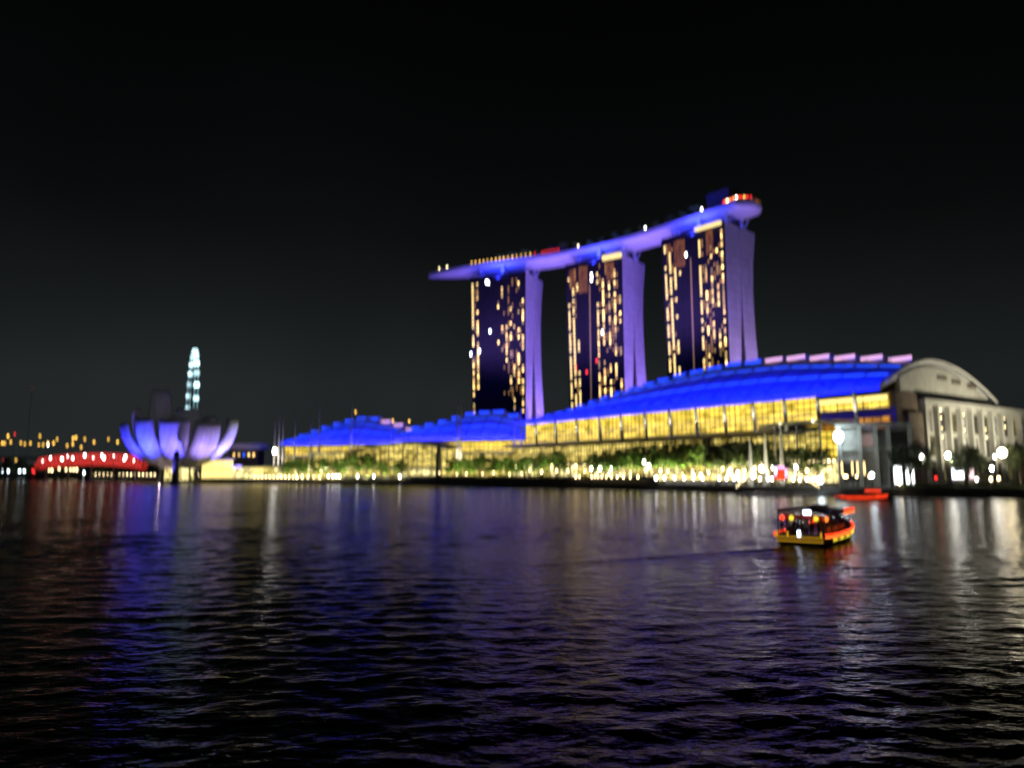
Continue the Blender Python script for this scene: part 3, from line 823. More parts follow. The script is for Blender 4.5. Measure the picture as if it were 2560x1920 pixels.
for u, zs in ((33.6, (36, 32.5, 28, 24)), (55.6, (35, 28)), (77.6, (29, 25)), (99.6, (35, 31))):
    for z in zs:
        m = MB(); m.ball(FM.P(-5, u, z), .28, 8, 5); FM.box(m, -4.8, -4.2, u - .1, u + .1, z - .1, z + .1, 1); m.build('wall_lamp', [M['lamp_warm'], M['steel']], ex)
for u in (34, 62, 90):  # spots and posts added to brighten the gable, in place of street lamp glow
    light('added_gable_light', 'SPOT', FM.P(-34, u, 9), (1, .9, .64), 82000, ex, target=FM.P(0, u + 4, 42), spot=95, blend=.7)
    m = MB(); m.tube([FM.P(-34, u, 3), FM.P(-34, u, 8.6)], .15, 6); m.build('added_light_post', M['steel'], ex)

# -- corner block with open concrete frame
cb = thing('corner_block', FM.P(-4, 2, 3), 'grey concrete corner block with stacked dark openings and one pale pink panel', 'building')
FC = Frame(V(at(2098, 1210, 286).x, 286, 0), (.888, -.46, 0), (.46, .888, 0))
m = MB(); FC.box(m, 0, 26, 1.5, 14, 3, 25.5); m.build('wall', M['concrete'], cb)
for t in (0, 7.5, 13.2, 17.6, 25):
    m = MB(); FC.box(m, t, t + 1.5, -.6, 1.48, 3, 26.2); m.build('column', M['beige'], cb)
m = MB(); FC.box(m, -.4, 27, -1, 1.6, 26.25, 27.6); m.build('cornice', M['beige'], cb)
for t0, t1, zs in ((1.6, 7.4, ((5, 12.5),)), (19.2, 24.9, ((19, 24.5), (8.5, 16.5), (4, 7)))):
    for z0, z1 in zs:
        m = MB(); FC.box(m, t0, t1, 1.3, 1.48, z0, z1); m.build('opening', M['wall_dark'], cb)
m = MB(); FC.box(m, 8.5, 13, .9, 1.45, 18.6, 23.5); m.build('screen', M['pinkscreen'], cb)
m = MB(); FC.box(m, 1, 25.5, .2, 1.2, 17, 18); m.build('beam', M['beige'], cb)

# -- arched porch of the plaza
ap = thing('plaza_porch', FM.P(20, -20, 3), 'arched yellow lit porch canopy at plaza end of the long gallery', 'canopy')
m = MB(); n = 24
def arch(s): return 29.5 + 1.5 * math.sin(math.pi * s) - 6.5 * max(0, .25 - s) ** 1.2 * 4
for i in range(n):
    s0, s1 = i / n, (i + 1) / n; t0, t1 = 4 + 44 * s0, 4 + 44 * s1
    m.add([FM.P(t0, -24, arch(s0)), FM.P(t1, -24, arch(s1)), FM.P(t1, -2, arch(s1) + .6), FM.P(t0, -2, arch(s0) + .6),
           FM.P(t0, -24, arch(s0) - 1.3), FM.P(t1, -24, arch(s1) - 1.3), FM.P(t1, -2, arch(s1) - .7), FM.P(t0, -2, arch(s0) - .7)],
          [(0,1,2,3),(4,7,6,5),(0,4,5,1),(3,2,6,7)])
m.build('roof', M['gallery'], ap)
bay(FM, ap, 12, 26, -10, 15, 26.5, 'gal_glass', 4, 5); bay(FM, ap, 26, 33.5, -10, 15, 27, 'arc_glass', 4, 3)
bay(FM, ap, 12, 33.5, -10, 4, 12.8, 'shop', 2, 7, 'shop_front')
for t in (8, 19, 30, 41):
    m = MB(); m.tube([FM.P(t, -22, 3), FM.P(t, -22, arch((t - 4) / 44) - 1)], .45, 8); m.build('column', M['concrete'], ap)
m = MB(); FM.box(m, 10, 34, -20, -9.5, 12.9, 13.7); m.build('slab', M['concrete'], ap)
for k in range(10):
    t = 12 + 21 * k / 9; m = MB(); FM.box(m, t - .4, t + .4, -20.6, -20.02, 13, 13.6); m.build('soffit_lamp', M['lamp_warm'], ap)

# -- middle and far halls
def theatre(name, A, B, label, crest, eave, nb, pink, power, back, mastpx, gal):
    A, B = Vector(A), Vector(B); L = (B - A).length; t = (B - A).normalized(); u = V(t.y, -t.x, 0)
    if u.y < 0: u = -u
    F = Frame(A, t, u); r = thing(name, F.P(L / 2, 20, 3), label, 'hall')
    cr = [(f * L, z) for f, z in crest]
    zf = vault(F, r, 0, L, cr, eave, 80, -6, back, 3.5, 26)
    m = MB(); F.box(m, 2, L - 2, 2, 68, 3, eave - 3); m.build('wall', M['wall_dark'], r)
    roof_fins(F, r, 1, L - 1, nb + 2, cr, zf, -6, 80, pink)
    blue_floods(F, r, 0, L, 3, cr, -6, power, eave, zf, 80)
    for i in range(nb):
        t0, t1 = 2 + (L - 4) * i / nb, 2 + (L - 4) * (i + 1) / nb
        bay(F, r, t0, t1, 1.2, eave - 11, eave - 3.4, gal, 3, 4)
        bay(F, r, t0, t1, 1.2, 5, eave - 13, 'arc_glass', 3, 4, 'arcade_bay')
    m = MB(); F.box(m, 0, L, -8, 1, eave - 12.8, eave - 11.3); m.build('gallery_roof', M['gallery'], r)
    for px, z1 in mastpx:
        k = (px - 1280) / 1770.; o_ = F.P(0, -19, 0); tt = (o_.x - k * o_.y) / (k * t.y - t.x)
        mast(F, r, tt, -18, 3, z1, 1)
    return F
F2 = theatre('theatre_building', (12, 540, 0), (-92, 574, 0), 'theatre hall with arched blue roof between the long hall and the stepped blue hall',
        [(0, 42), (.15, 54), (.3, 59), (.5, 57), (.75, 50), (1, 44)], 36, 7, (), 20000, 34, [(1318, 58), (1302, 56), (1285, 55), (1143, 68), (1152, 64)], 'gal_glass')
F3 = theatre('shopping_hall', (-88, 590, 0), (-206, 640, 0), 'stepped blue roofed hall with pale pink lit strip nearest to the lotus museum',
        [(0, 43), (.15, 50), (.4, 59), (.6, 55), (.8, 48), (1, 40)], 35, 8, (0, 1, 2), 22000, 33,
        [(980, 52), (898, 56), (880, 66), (800, 68), (780, 56), (740, 56), (710, 58), (690, 56), (700, 62)], 'gal_glass')
# low canopied pavilion on the waterfront
pv0, pv1 = V(at(1125, 1200, 520).x, 520, 0), V(at(780, 1200, 575).x, 575, 0)
L = (pv1 - pv0).length; t = (pv1 - pv0).normalized(); u = V(t.y, -t.x, 0); u = u if u.y > 0 else -u
FP = Frame(pv0, t, u); pvl = thing('waterfront_pavilion', FP.P(L/2, 5, 3), 'low pavilion with curved pale canopy and yellow glass below the stepped blue hall', 'pavilion')
m = MB()
def pz(s): return 24 + 7 * math.sin(math.pi * min(1, s * 1.15 + .12)) ** 1
for i in range(24):
    a, b = i / 24, (i + 1) / 24
    m.add([FP.P(a*L, -6, pz(a)), FP.P(b*L, -6, pz(b)), FP.P(b*L, 16, pz(b) + 2), FP.P(a*L, 16, pz(a) + 2), FP.P(a*L, -6, pz(a) - 1.4), FP.P(b*L, -6, pz(b) - 1.4), FP.P(b*L, 16, pz(b) + .4), FP.P(a*L, 16, pz(a) + .4)],
          [(0,1,2,3),(4,7,6,5),(0,4,5,1),(3,2,6,7)])
m.build('roof', M['beige'], pvl)
for k in range(10):
    bay(FP, pvl, L * k / 10, L * (k + 1) / 10, 3, 13, min(pz(k / 10), pz((k + 1) / 10)) - .6, 'arc_glass', 3, 3)
    bay(FP, pvl, L * k / 10, L * (k + 1) / 10, 3, 3.5, 11, 'shop' if k in (1, 2, 3) else 'arc_glass', 1, 4, 'shop_front')
m = MB(); FP.box(m, 0, L, -4, 3.5, 11.2, 12.5); m.build('slab', M['concrete'], pvl)
for k in range(11):
    m = MB(); m.tube([FP.P(L*k/10, -4.5, 3), FP.P(L*k/10, -4.5, pz(k/10) - 1)], .4, 8); m.build('column', M['concrete'], pvl)
light('canopy_light', 'AREA', FP.P(L*.5, -20, 8), (1, .85, .4), 9000, pvl, target=FP.P(L*.5, 0, 26), size=(L, 1))
# bright glazed hall next to the museum
g0, g1 = V(at(500, 1200, 585).x, 585, 0), V(at(860, 1200, 600).x, 600, 0)
L = (g1 - g0).length; t = (g1 - g0).normalized(); u = V(-t.y, t.x, 0); FG = Frame(g0, t, u)
gh = thing('glass_arcade', FG.P(L/2, 5, 3), 'low glaring white lit glass arcade along the quay beside the lotus museum', 'arcade')
for k in range(14):
    bay(FG, gh, L * k / 14, L * (k + 1) / 14, 3, 4, 19 if k < 3 else 13, ('band', 'band', 'band', 'shop', 'shop', 'band')[k] if k < 6 else ('shop' if k % 2 else 'arc_glass'), 2, 4)
m = MB(); FG.box(m, -1, L * 3 / 14, 1, 14, 19.3, 20.3); FG.box(m, L * 3 / 14 + .1, L + 1, 1, 14, 13.3, 14.3); m.build('roof', M['gallery'], gh)
m = MB(); FG.box(m, 0, L, 3.6, 13, 3, 12.9); m.build('wall', M['wall_dark'], gh)

# ------------------------------------------------------------------ lotus museum
MC = V(at(447, 1200, 590).x, 590, 3)
mus = thing('lotus_museum', MC, 'white lotus shaped museum with ten petals washed in blue light', 'museum')
def petal(phi, rt, zt, w1, w2=None):
    rt *= .93
    d = V(math.sin(phi), -math.cos(phi), 0); sd_ = V(math.cos(phi), math.sin(phi), 0); mb = MB(); NV, NU = 16, 10
    def row(v, inner):
        r = 5 + (rt - 5) * (1 - (1 - v) ** 1.75); z = 14 + (zt - 14) * v ** 1.7; w = 5 + (w1 - 5) * min(1, v / .6) ** .75
        if v > .6: w += ((w2 or w1) - w1) * (v - .6) / .4
        th = 5.5 * (1 - .45 * v)
        out = []
        for k in range(NU + 1):
            a = -1 + 2 * k / NU
            bulge = (1 - a * a)
            rr_ = r + (bulge * 3.4 if not inner else bulge * .6 - 1.2 - th * bulge * .55) ; zz = z + (0 if not inner else th * .5)
            out.append(MC * V(1, 1, 0) + d * rr_ + sd_ * (a * w / 2) + V(0, 0, zz - bulge * 1.6 * (1 - v) * (0 if inner else 1)))
        return out
    O = [row(j / NV, 0) for j in range(NV + 1)]; I = [row(j / NV, 1) for j in range(NV + 1)]
    n = NU + 1; off = (NV + 1) * n; vs = [p for r_ in O for p in r_] + [p for r_ in I for p in r_]; fs = []
    for j in range(NV):
        for k in range(NU):
            a = j*n+k; fs += [(a, a+1, a+n+1, a+n), (off+a, off+a+n, off+a+n+1, off+a+1)]
        a = j*n; fs.append((a, a+n, off+a+n, off+a)); a = j*n+NU; fs.append((a, off+a, off+a+n, a+n))
    for k in range(NU):
        fs.append((k, off+k, off+k+1, k+1)); a = NV*n+k; fs.append((a, a+1, off+a+1, off+a))
    mb.add(vs, fs); return mb.build('petal', M['petal'], mus, smooth=True)
for ph, rt, zt, w1, w2 in ((-56, 45, 47, 23, 25), (-20, 42, 50, 18, 17), (17, 42, 49, 20, 22), (53, 44, 47, 22, 21), (88, 47, 51, 18, 12), (124, 40, 53, 22, 15), (160, 34, 56, 22, 14), (196, 34, 63, 24, 20), (233, 42, 78, 28, 15), (268, 42, 60, 18, 10)):
    petal(R(ph), rt, zt, w1, w2)
m = MB(); m.lathe(MC, [(14, 9), (19, 11), (16, 14), (6, 17)], 24); m.build('bowl', M['hull'], mus, smooth=True)
for k in range(8):
    a = R(45 * k + 10); m = MB(); m.tube([MC + V(17 * math.cos(a), 17 * math.sin(a), -.2), MC + V(14 * math.cos(a), 14 * math.sin(a), 12)], [.9, .7], 8); m.build('column', M['steel'], mus)
m = MB(); m.lathe(MC, [(11, 0), (11, 9)], 20); m.build('lobby_glass', M['shop'], mus)
for ph, p, cl in ((-56, 260000, (.04, .035, 1)), (-20, 290000, (.07, .08, 1)), (17, 280000, (.12, .09, 1)), (53, 100000, (.4, .27, .95)), (86, 260000, (.3, .23, 1))):
    dr_ = V(math.sin(R(ph)), -math.cos(R(ph)), 0); l = MC + dr_ * 54 + V(0, 0, 2)
    light('petal_flood', 'SPOT', l, cl, p, mus, target=MC + dr_ * 34 + V(0, 0, 33), spot=64, blend=.9)
    m = MB(); m.box(l + V(0, 0, -.9), (1.2, 1.2, 1)); m.build('floodlight', M['steel'], mus)
light('violet_flood', 'SPOT', MC + V(-58, -46, 16), (.5, .36, .62), 30000, mus, target=MC + V(-30, 24, 68), spot=44, blend=.9)
light('bowl_lamp', 'POINT', MC + V(-4, -24, 2), (1, .7, .62), 2200, mus)

# ------------------------------------------------------------------ observation wheel
WC = V(at(468, 1200, 900).x, 900, 87.5)
whl = thing('observation_wheel', V(WC.x, WC.y, 3), 'huge cyan lit observation wheel seen edge on behind the lotus museum', 'wheel')
ang = R(3.5) + math.atan2(-WC.x, WC.y); wd = V(-math.sin(ang), math.cos(ang), 0)      # wheel plane runs nearly along the view
wn = V(wd.y, -wd.x, 0)
def wp(a, r, s=0): return WC + wd * (r * math.cos(a)) + V(0, 0, r * math.sin(a)) + wn * s
for s in (-1.8, 1.8):
    m = MB(); pts = [wp(2 * math.pi * k / 72, 72, s) for k in range(73)]; m.tube(pts, .5, 5); m.build('rim', M['cyan_dim'], whl)
m = MB()
for k in range(36):
    a = 2 * math.pi * k / 36; m.tube([wp(a, 3, 4 if k % 2 else -4), wp(a, 72, 0)], .12, 4)
m.build('spoke_set', M['steel'], whl)
for k in range(28):
    a = 2 * math.pi * (k + .5) / 28; c = wp(a, 75.5, 0)
    m = MB(); m.tube([c - wn * 3, c - wn * 2.2, c + wn * 2.2, c + wn * 3], [1.6, 2.7, 2.7, 1.6], 10); m.build('capsule', M['cyan'], whl)
for s in (-14, 14):
    m = MB(); m.tube([WC + wn * s * .4, V(WC.x, WC.y, 3) + wn * s + wd * 6], [1, 1.4], 8); m.build('leg', M['white'], whl)
m = MB(); m.tube([WC - wn * 6.5, WC + wn * 6.5], 1.6, 10); m.build('hub', M['white'], whl)

# ------------------------------------------------------------------ lamps
def make_lamp(name, label, cat, h, r, mk, group, arm=False):
    root = thing(name, (0, 0, 0), label, cat, group)
    m = MB(); m.lathe((0, 0, -.1), [(.22, 0), (.2, .4), (.09, .5), (.07, h)], 8); m.build('post', M['steel'], root)
    m = MB(); m.ball((0, 0, h + r * .9), r, 10, 6); m.build('globe', M[mk], root, smooth=True)
    return root
def lamp_row(name, cat, pxs, h, r, mk, group, fmt, setback=2.0, names=ORD, ground=3.0, jit=0):
    proto = None
    for i, px in enumerate(pxs):
        q = quay_at(px); dv = V(q.x, q.y, 0).normalized(); p = q + dv * (setback if not callable(setback) else setback(px))
        lb = fmt.format(names[i])
        if proto is None:
            proto = make_lamp(name, lb, cat, h, r, mk, group); o = proto
        else: o = dup(proto, label=lb)
        o.location = V(p.x, p.y, ground)
    return proto
lamp_row('quay_lamp', 'lamp', [226 + 9.7 * k for k in range(20)], 3.2, .75, 'lamp_warm', 'lamps along the quay below the museum', '{} warm quay lamp in the row leading right from the red bridge to the museum')
lamp_row('quay_lamp', 'lamp', [448, 474, 494, 507], 3.2, .8, 'lamp_warm', 'lamps in front of the museum', '{} of four warm quay lamps right of the dark beacon beside the museum')
lamp_row('quay_lamp', 'lamp', [646 + 9.5 * k for k in range(12)] + [764, 778, 792, 806], 1.6, .75, 'lamp_warm', 'lamps before the glass arcade', '{} warm lamp of the quay row before the glaring glass arcade')
lamp_row('quay_lamp', 'lamp', [828, 839, 847, 855, 900, 940, 1004], 2.2, .8, 'lamp_white', 'scattered white quay lamps', '{} of seven scattered white quay lamps below the curved pale canopy')
lamp_row('quay_lamp', 'lamp', [1437, 1446, 1476, 1484, 1492, 1501, 1512, 1525, 1539, 1554, 1571, 1590], 2.8, .55, 'lamp_warm', 'lamps along the dark middle quay', '{} lamp of the warm row on the dark middle quay before the jetty')
lamp_row('quay_lamp', 'lamp', [1655, 1680, 1704, 1727, 1749, 1790, 1808, 1826, 1838, 1852], 2.4, .6, 'lamp_white', 'lamps along the jetty quay', '{} white lamp of the bright row between dark quay and lit gangway')
lamp_row('quay_lamp', 'lamp', [1890, 1910, 1920, 1940, 1952, 1972, 1988, 2005, 2022, 2042], 2.4, .55, 'lamp_white', 'lamps around the landing stage', '{} white lamp of the row between lit gangway and moored red boat')
lamp_row('quay_lamp', 'lamp', [2098, 2104, 2128, 2160], 3.5, .5, 'lamp_warm', 'lamps behind the moored boat', '{} of four warm lamps standing behind the moored red boat')

# far bridges and lights beyond the museum
FB = lambda px, z, d: V(at(px, 1200, d).x, d, z)
vd = thing('highway_viaduct', FB(150, 0, 980), 'dark highway viaduct carrying amber lamps far behind the red footbridge', 'viaduct')
m = MB(); a, b = FB(-500, 30, 1000), FB(420, 26, 960); m.obox(a, b - a, V(0, 14, 0), V(0, 0, 3)); m.build('deck', M['quay'], vd)
for k in range(10):
    p = a.lerp(b, k / 9); m = MB(); m.obox(V(p.x - 2, p.y + 5, 0), V(4, 0, 0), V(0, 4, 0), V(0, 0, p.z - .05)); m.build('pier', M['quay'], vd)
rr = random.Random(12); proto = None
for i, (px, py) in enumerate([(6, 1108), (12, 1108), (20, 1090), (27, 1105), (52, 1107), (62, 1110), (76, 1108), (100, 1090), (97, 1112), (108, 1112), (120, 1108), (134, 1108), (143, 1098), (168, 1114), (183, 1096), (190, 1094), (182, 1110), (203, 1118), (212, 1098), (235, 1105), (271, 1098), (294, 1105)]):
    p = at(px, py, 985); lb = f'{ORD[i]} amber lamp from the edge on the far viaduct'
    if proto is None:
        proto = thing('viaduct_lamp', (0, 0, 0), lb, 'lamp', 'amber lamps on the far viaduct')
        mm = MB(); mm.ball((0, 0, 0), 1.5, 8, 5); mm.build('globe', M['lamp_amber'], proto); mm = MB(); mm.tube([(0, 0, -1), (0, 0, -22)], .2, 5); mm.build('post', M['steel'], proto); o = proto
    else: o = dup(proto, label=lb)
    o.location = p
for i, (px, py, mk, lb) in enumerate([(37, 1085, 'lamp_red', 'small red warning lamp high above the far viaduct'), (80, 970, 'lamp_red', 'faint red aircraft warning lamp alone in the dark sky above the footbridge'), (120, 1112, 'lamp_white', 'pale white lamp among the amber viaduct lamps')]):
    p = at(px, py, 975); o = thing('mast_lamp', p, lb, 'lamp'); mm = MB(); mm.ball(p, 1.0 if i != 1 else .35, 8, 5); mm.build('globe', M[mk], o)
    mm = MB(); mm.tube([p - V(0, 0, .9), V(p.x, p.y, 3)], .25, 5); mm.build('post', M['steel'], o)

# red lit double helix footbridge
hx = thing('helix_footbridge', FB(210, 3, 800), 'red lit footbridge of twisted steel tubes crossing behind the quay lamps', 'footbridge')
def hline(s):
    px = 92 + 268 * s; d = 820 - 120 * s; z = 13 + 7 * math.sin(math.pi * min(1, .08 + s * .9)) ** .6
    return FB(px, z, d)
m = MB()
for i in range(30):
    a, b = hline(i / 30), hline((i + 1) / 30); m.obox(a - V(0, 3, .6), b - a, V(0, 6, 0), V(0, 0, .6))
m.build('deck', M['wall_dark'], hx)
led = emis('red bridge lighting', (1, .05, .04), 1.1, sample='NONE')
for ph, rad, nm in ((0, 6.2, 'outer_tube'), (math.pi, 6.2, 'outer_tube'), (1.2, 4.9, 'inner_tube'), (1.2 + math.pi, 4.9, 'inner_tube')):
    m = MB(); pts = []
    for k in range(361):
        s = k / 360; c = hline(s) + V(0, 0, 3.2); a = ph + s * 2 * math.pi * 15 * (1 if nm == 'outer_tube' else -1)
        pts.append(c + V(0, math.cos(a) * rad, math.sin(a) * rad))
    m.tube(pts, .26, 5); m.build(nm, led, hx)
for k in range(5):
    p = hline(.08 + k * .21); m = MB(); m.tube([V(p.x, p.y, 0), p - V(0, 0, .6)], .9, 8); m.build('pier', M['concrete'], hx)
for i, s in enumerate((.08, .15, .26, .31, .36, .47, .55, .63, .65, .74, .84, .85, .93)):
    p = hline(s) + V(0, -7.5, 4.5 + 2.5 * (i % 2)); m = MB(); m.ball(p, .6 + .35 * (i % 3), 8, 5); m.tube([p, p - V(0, 0, 6)], .15, 5, 1); m.build('deck_lamp', [M['lamp_white'], M['steel']], hx)
for i, (px, py, mk) in enumerate([(8, 1178, 'lamp_cool'), (20, 1178, 'lamp_cool'), (49, 1178, 'lamp_cool'), (61, 1178, 'lamp_cool'), (40, 1150, 'lamp_amber'), (82, 1176, 'lamp_red'), (85, 1180, 'lamp_red'), (122, 1176, 'lamp_warm'), (130, 1176, 'lamp_warm'), (148, 1172, 'lamp_warm'), (165, 1174, 'lamp_warm'), (176, 1174, 'lamp_warm'), (184, 1174, 'lamp_warm'), (192, 1174, 'lamp_warm'), (210, 1182, 'lamp_cool'), (10, 1148, 'lamp_red')]):
    p = at(px, py, 1050); o = thing('shore_lamp', V(p.x, p.y, 3), f'{ORD[i]} small lamp from the edge low on the shore below the red bridge', 'lamp', 'small lamps on the far shore')
    mm = MB(); mm.ball(p, 1.5, 8, 5); mm.build('globe', M[mk], o)
    mm = MB(); mm.tube([p - V(0, 0, 1), V(p.x, p.y, 3)], .2, 5); mm.build('post', M['steel'], o)

# dark beacons standing in the water / at the edge
for px, d, hh, w_, lb in ((438, 545, 26, 2.6, 'dark beacon tower with drum top standing in the water before the museum'), (1096, 500, 28, 2.2, 'dark square gatehouse tower at end of the pale canopied pavilion')):
    c = FB(px, 0, d); o = thing('beacon_tower', c, lb, 'tower')
    m = MB(); m.lathe(c, [(w_ * 1.5, -1), (w_ * 1.4, 3), (w_, 4), (w_ * .9, hh * .7)], 10); m.build('shaft', M['hullblack'], o)
    m = MB(); m.lathe(c, [(w_ * 1.25, hh * .7), (w_ * 1.25, hh * .74), (w_ * .8, hh * .75), (w_ * .7, hh * .92), (.2, hh)], 10); m.build('lantern_room', M['hullblack'], o)

# ------------------------------------------------------------------ floodlight masts and bright lamps
def flood_mast(px, py, d, r, mk, label, power=0, col=(1, .95, .85)):
    p = at(px, py, d); o = thing('floodlight_mast', V(p.x, p.y, 3), label, 'floodlight')
    m = MB(); m.tube([V(p.x, p.y, 2.9), p - V(0, 0, r)], [.25, .15], 8); m.build('mast', M['steel'], o)
    m = MB(); m.lathe(p, [(r * .5, -r), (r, -r * .4), (r, r * .6), (r * .4, r)], 12); m.build('lamp_head', M[mk], o)
    if power: light('lamp_light', 'POINT', p + V(0, -r * 2.2, 0), col, power, o, radius=r)
M['flare'] = emis('glaring floodlight', (1, .97, .92), 30)
M['flare_cool'] = emis('glaring cool floodlight', (.75, .95, 1), 30)
M['flare_warm'] = emis('glaring warm floodlight', (1, .85, .55), 24)
flood_mast(494, 1136, 575, 2.2, 'flare', 'glaring white floodlight beside the lotus museum', 500)
flood_mast(687, 1128, 590, 1.7, 'flare', 'glaring white floodlight above the glass arcade', 500)
flood_mast(2096, 1092, 282, 1.7, 'flare_cool', 'glaring cool spotlight beside the arched porch', 800, (.8, .95, 1))
flood_mast(1456, 1078, 470, 1.6, 'flare', 'lone white lamp before the yellow glass of the long hall', 300)
flood_mast(1884, 1188, 305, .9, 'flare', 'white floodlight at the head of the lit gangway', 500)
flood_mast(2050, 1200, 265, 1.0, 'flare_cool', 'cool white floodlight right of the landing stage', 500, (.85, .95, 1))
flood_mast(2180, 1188, 262, .7, 'flare_cool', 'cool white lamp before the concrete corner block', 300, (.85, .95, 1))

# street lamps on the right
def street_lamp(px, py, d, r, mk, label, power, col=(1, .95, .8)):
    p = at(px, py, d); o = thing('street_lamp', V(p.x, p.y, 3), label, 'lamp', 'street lamps along the tree lined street')
    m = MB(); m.lathe(V(p.x, p.y, 2.95), [(.3, 0), (.25, .8), (.1, 1), (.09, p.z - 3)], 8); m.build('post', M['steel'], o)
    m = MB(); m.ball(p + V(0, 0, r), r, 10, 6); m.build('globe', M[mk], o)
    light('lamp_light', 'POINT', p + V(0, -r * 2, -r * 1.2), col, power, o, radius=.3)
street_lamp(2304, 1147, 262, .75, 'flare', 'white street lamp in front of the first dark tree', 900)
street_lamp(2370, 1145, 266, .95, 'flare', 'white street lamp between the two darkest street trees', 1400)
street_lamp(2488, 1146, 268, .7, 'lamp_white', 'smaller white street lamp left of the largest warm lamp', 700)
street_lamp(2506, 1142, 258, 1.5, 'flare_warm', 'largest warm glaring street lamp beside the last tree', 2600, (1, .82, .5))
street_lamp(2480, 1176, 262, .7, 'flare', 'low white lamp under the small tree', 500)
street_lamp(2442, 1202, 262, .55, 'lamp_white', 'lowest white lamp beside the hedge under the trees', 300)
street_lamp(2478, 1202, 266, .6, 'lamp_warm', 'low warm lamp left of its twin beside the hedge', 300, (1, .7, .4))
street_lamp(2497, 1200, 266, .6, 'lamp_warm', 'low warm lamp right of its twin beside the hedge', 300, (1, .7, .4))
street_lamp(2340, 1198, 262, .5, 'lamp_red', 'low red lamp beside the glaring white kiosks', 60, (1, .1, .1))
street_lamp(2249, 1212, 254, .5, 'lamp_warm', 'small warm lamp in front of the glaring white kiosks', 100, (1, .8, .5))

# lit kiosks
for px, w_, h_, lb in ((2246, 2.9, 6.5, 'glaring white lit kiosk beside the concrete corner block'), (2276, 2.9, 7.2, 'taller glaring white lit kiosk under the first dark tree'), (2396, 4.4, 4.0, 'low white lit kiosk left of the middle street tree'), (2430, 1.7, 6.5, 'narrow pink white lit sign pillar under the middle tree')):
    d = 272; c = FB(px, 3, d); o = thing('kiosk', c, lb, 'kiosk', None)
    zb = 1.2 if px < 2300 else 3
    m = MB(); m.box(c + V(0, 0, zb + h_ / 2), (w_, .3, h_)); m.build('lit_front', M['coolglass'] if px != 2430 else emis('pink white sign', (1, .75, .8), 1.2), o)
    m = MB(); m.box(c + V(0, 1.5, (zb + h_) / 2), (w_ + .3, 2.6, zb + h_)); m.box(c + V(0, .3, zb + h_ + .25), (w_ + .8, 4, .4)); m.build('shell', M['steel'], o)

# ------------------------------------------------------------------ landing stage and moored things
ls = thing('landing_stage', V(at(1960, 1230, 262).x, 262, 0), 'landing stage with lit gangways and a red and pink sign at the plaza', 'jetty')
c = V(at(1960, 1230, 262).x, 262, 0)
m = MB(); m.box(c + V(0, -1, .3), (34, 7, 1.6)); m.build('pontoon', M['steel'], ls)
for x0, x1, z0, z1 in ((-17, -9, 2, 8.5), (14, 7, 2, 7)):
    m = MB()
    p0, p1 = c + V(x0, 2, z0), c + V(x1, 4, z1)
    m.obox(p0, p1 - p0, V(0, 2, 0), V(0, 0, .3)); m.tube([p0 + V(0, 0, 1.1), p1 + V(0, 0, 1.1)], .06, 5); m.build('gangway', M['concrete'], ls)
    for k in range(9):
        p = p0.lerp(p1, (k + .5) / 9) + V(0, -.15, 1.0); m = MB(); m.box(p, (.16, .16, .7)); m.build('rail_lamp', M['lamp_warm'], ls)
m = MB(); m.box(c + V(0, 2.5, 8.4), (5.4, .4, 5.6)); m.tube([c + V(-2, 2.8, 1), c + V(-2, 2.8, 11)], .15, 6); m.tube([c + V(2, 2.8, 1), c + V(2, 2.8, 11)], .15, 6); m.build('sign_frame', M['steel'], ls)
sg = [M['led_red'], emis('pink lit sign', (1, .5, .85), 2.2), emis('pale lit sign', (.95, .85, 1), 2.6)]
for (x, z, w_, h_, k) in ((-.3, 6.9, 3.4, 1.6, 0), (.4, 8.6, 2.2, 1.1, 0), (-1.9, 9.2, 1.1, 2.2, 2), (1.9, 8.2, 1.0, 3, 1), (.2, 10.3, 2.4, .9, 1), (-1.9, 7.6, .8, .9, 1)):
    m = MB(); m.box(c + V(x, 2.15, z), (w_, .25, h_)); m.build('sign_panel', sg[k], ls)
lg = MB()
lawn_mat = mat('lit lawn', (.08, .13, .03), .8, var=.4, scale=2)
for px, w_, lb in ((1700, 30, 'long yellow green lit planter wall along the quay steps'), (1790, 16, 'short yellow green lit planter wall near the gangway')):
    q = quay_at(px); dv = V(q.x, q.y, 0).normalized(); nx = quay_at(px + 20); t = (nx - q).normalized(); u = V(-t.y, t.x, 0)
    o = thing('planter_wall', q + dv * 5 + V(0, 0, 3), lb, 'planter'); Fq = Frame(q + u * 3 * (1 if u.y > 0 else -1), t, u * (1 if u.y > 0 else -1))
    m = MB(); Fq.box(m, -w_/2, w_/2, 0, 3, 3, 4.6); m.build('wall', M['concrete'], o)
    m = MB(); Fq.box(m, -w_/2, w_/2, 2, 3.3, 5.4, 6.2); m.build('light_bar', M['band'], o)
    for k in range(5): 
        m = MB(); tt = -w_/2 + 1 + (w_ - 2) * k / 4; Fq.box(m, tt - .15, tt + .15, 2.4, 2.8, 4.6, 5.38); m.build('bracket', M['steel'], o)
    m = MB(); rnd = random.Random(5)
    for k in range(900):
        p = Fq.P(rnd.uniform(-w_/2, w_/2), rnd.uniform(-.2, 2), 4.6 + rnd.random() * .7); a = V(rnd.uniform(-1, 1), rnd.uniform(-1, 1), rnd.uniform(-1, 1)).normalized() * .22; b = a.cross(V(.3, .5, .8)).normalized() * .12
        m.add([p - a, p + b, p + a, p - b], [(0, 1, 2, 3)])
    m.build('foliage', M['leaf'], o, recalc=False)
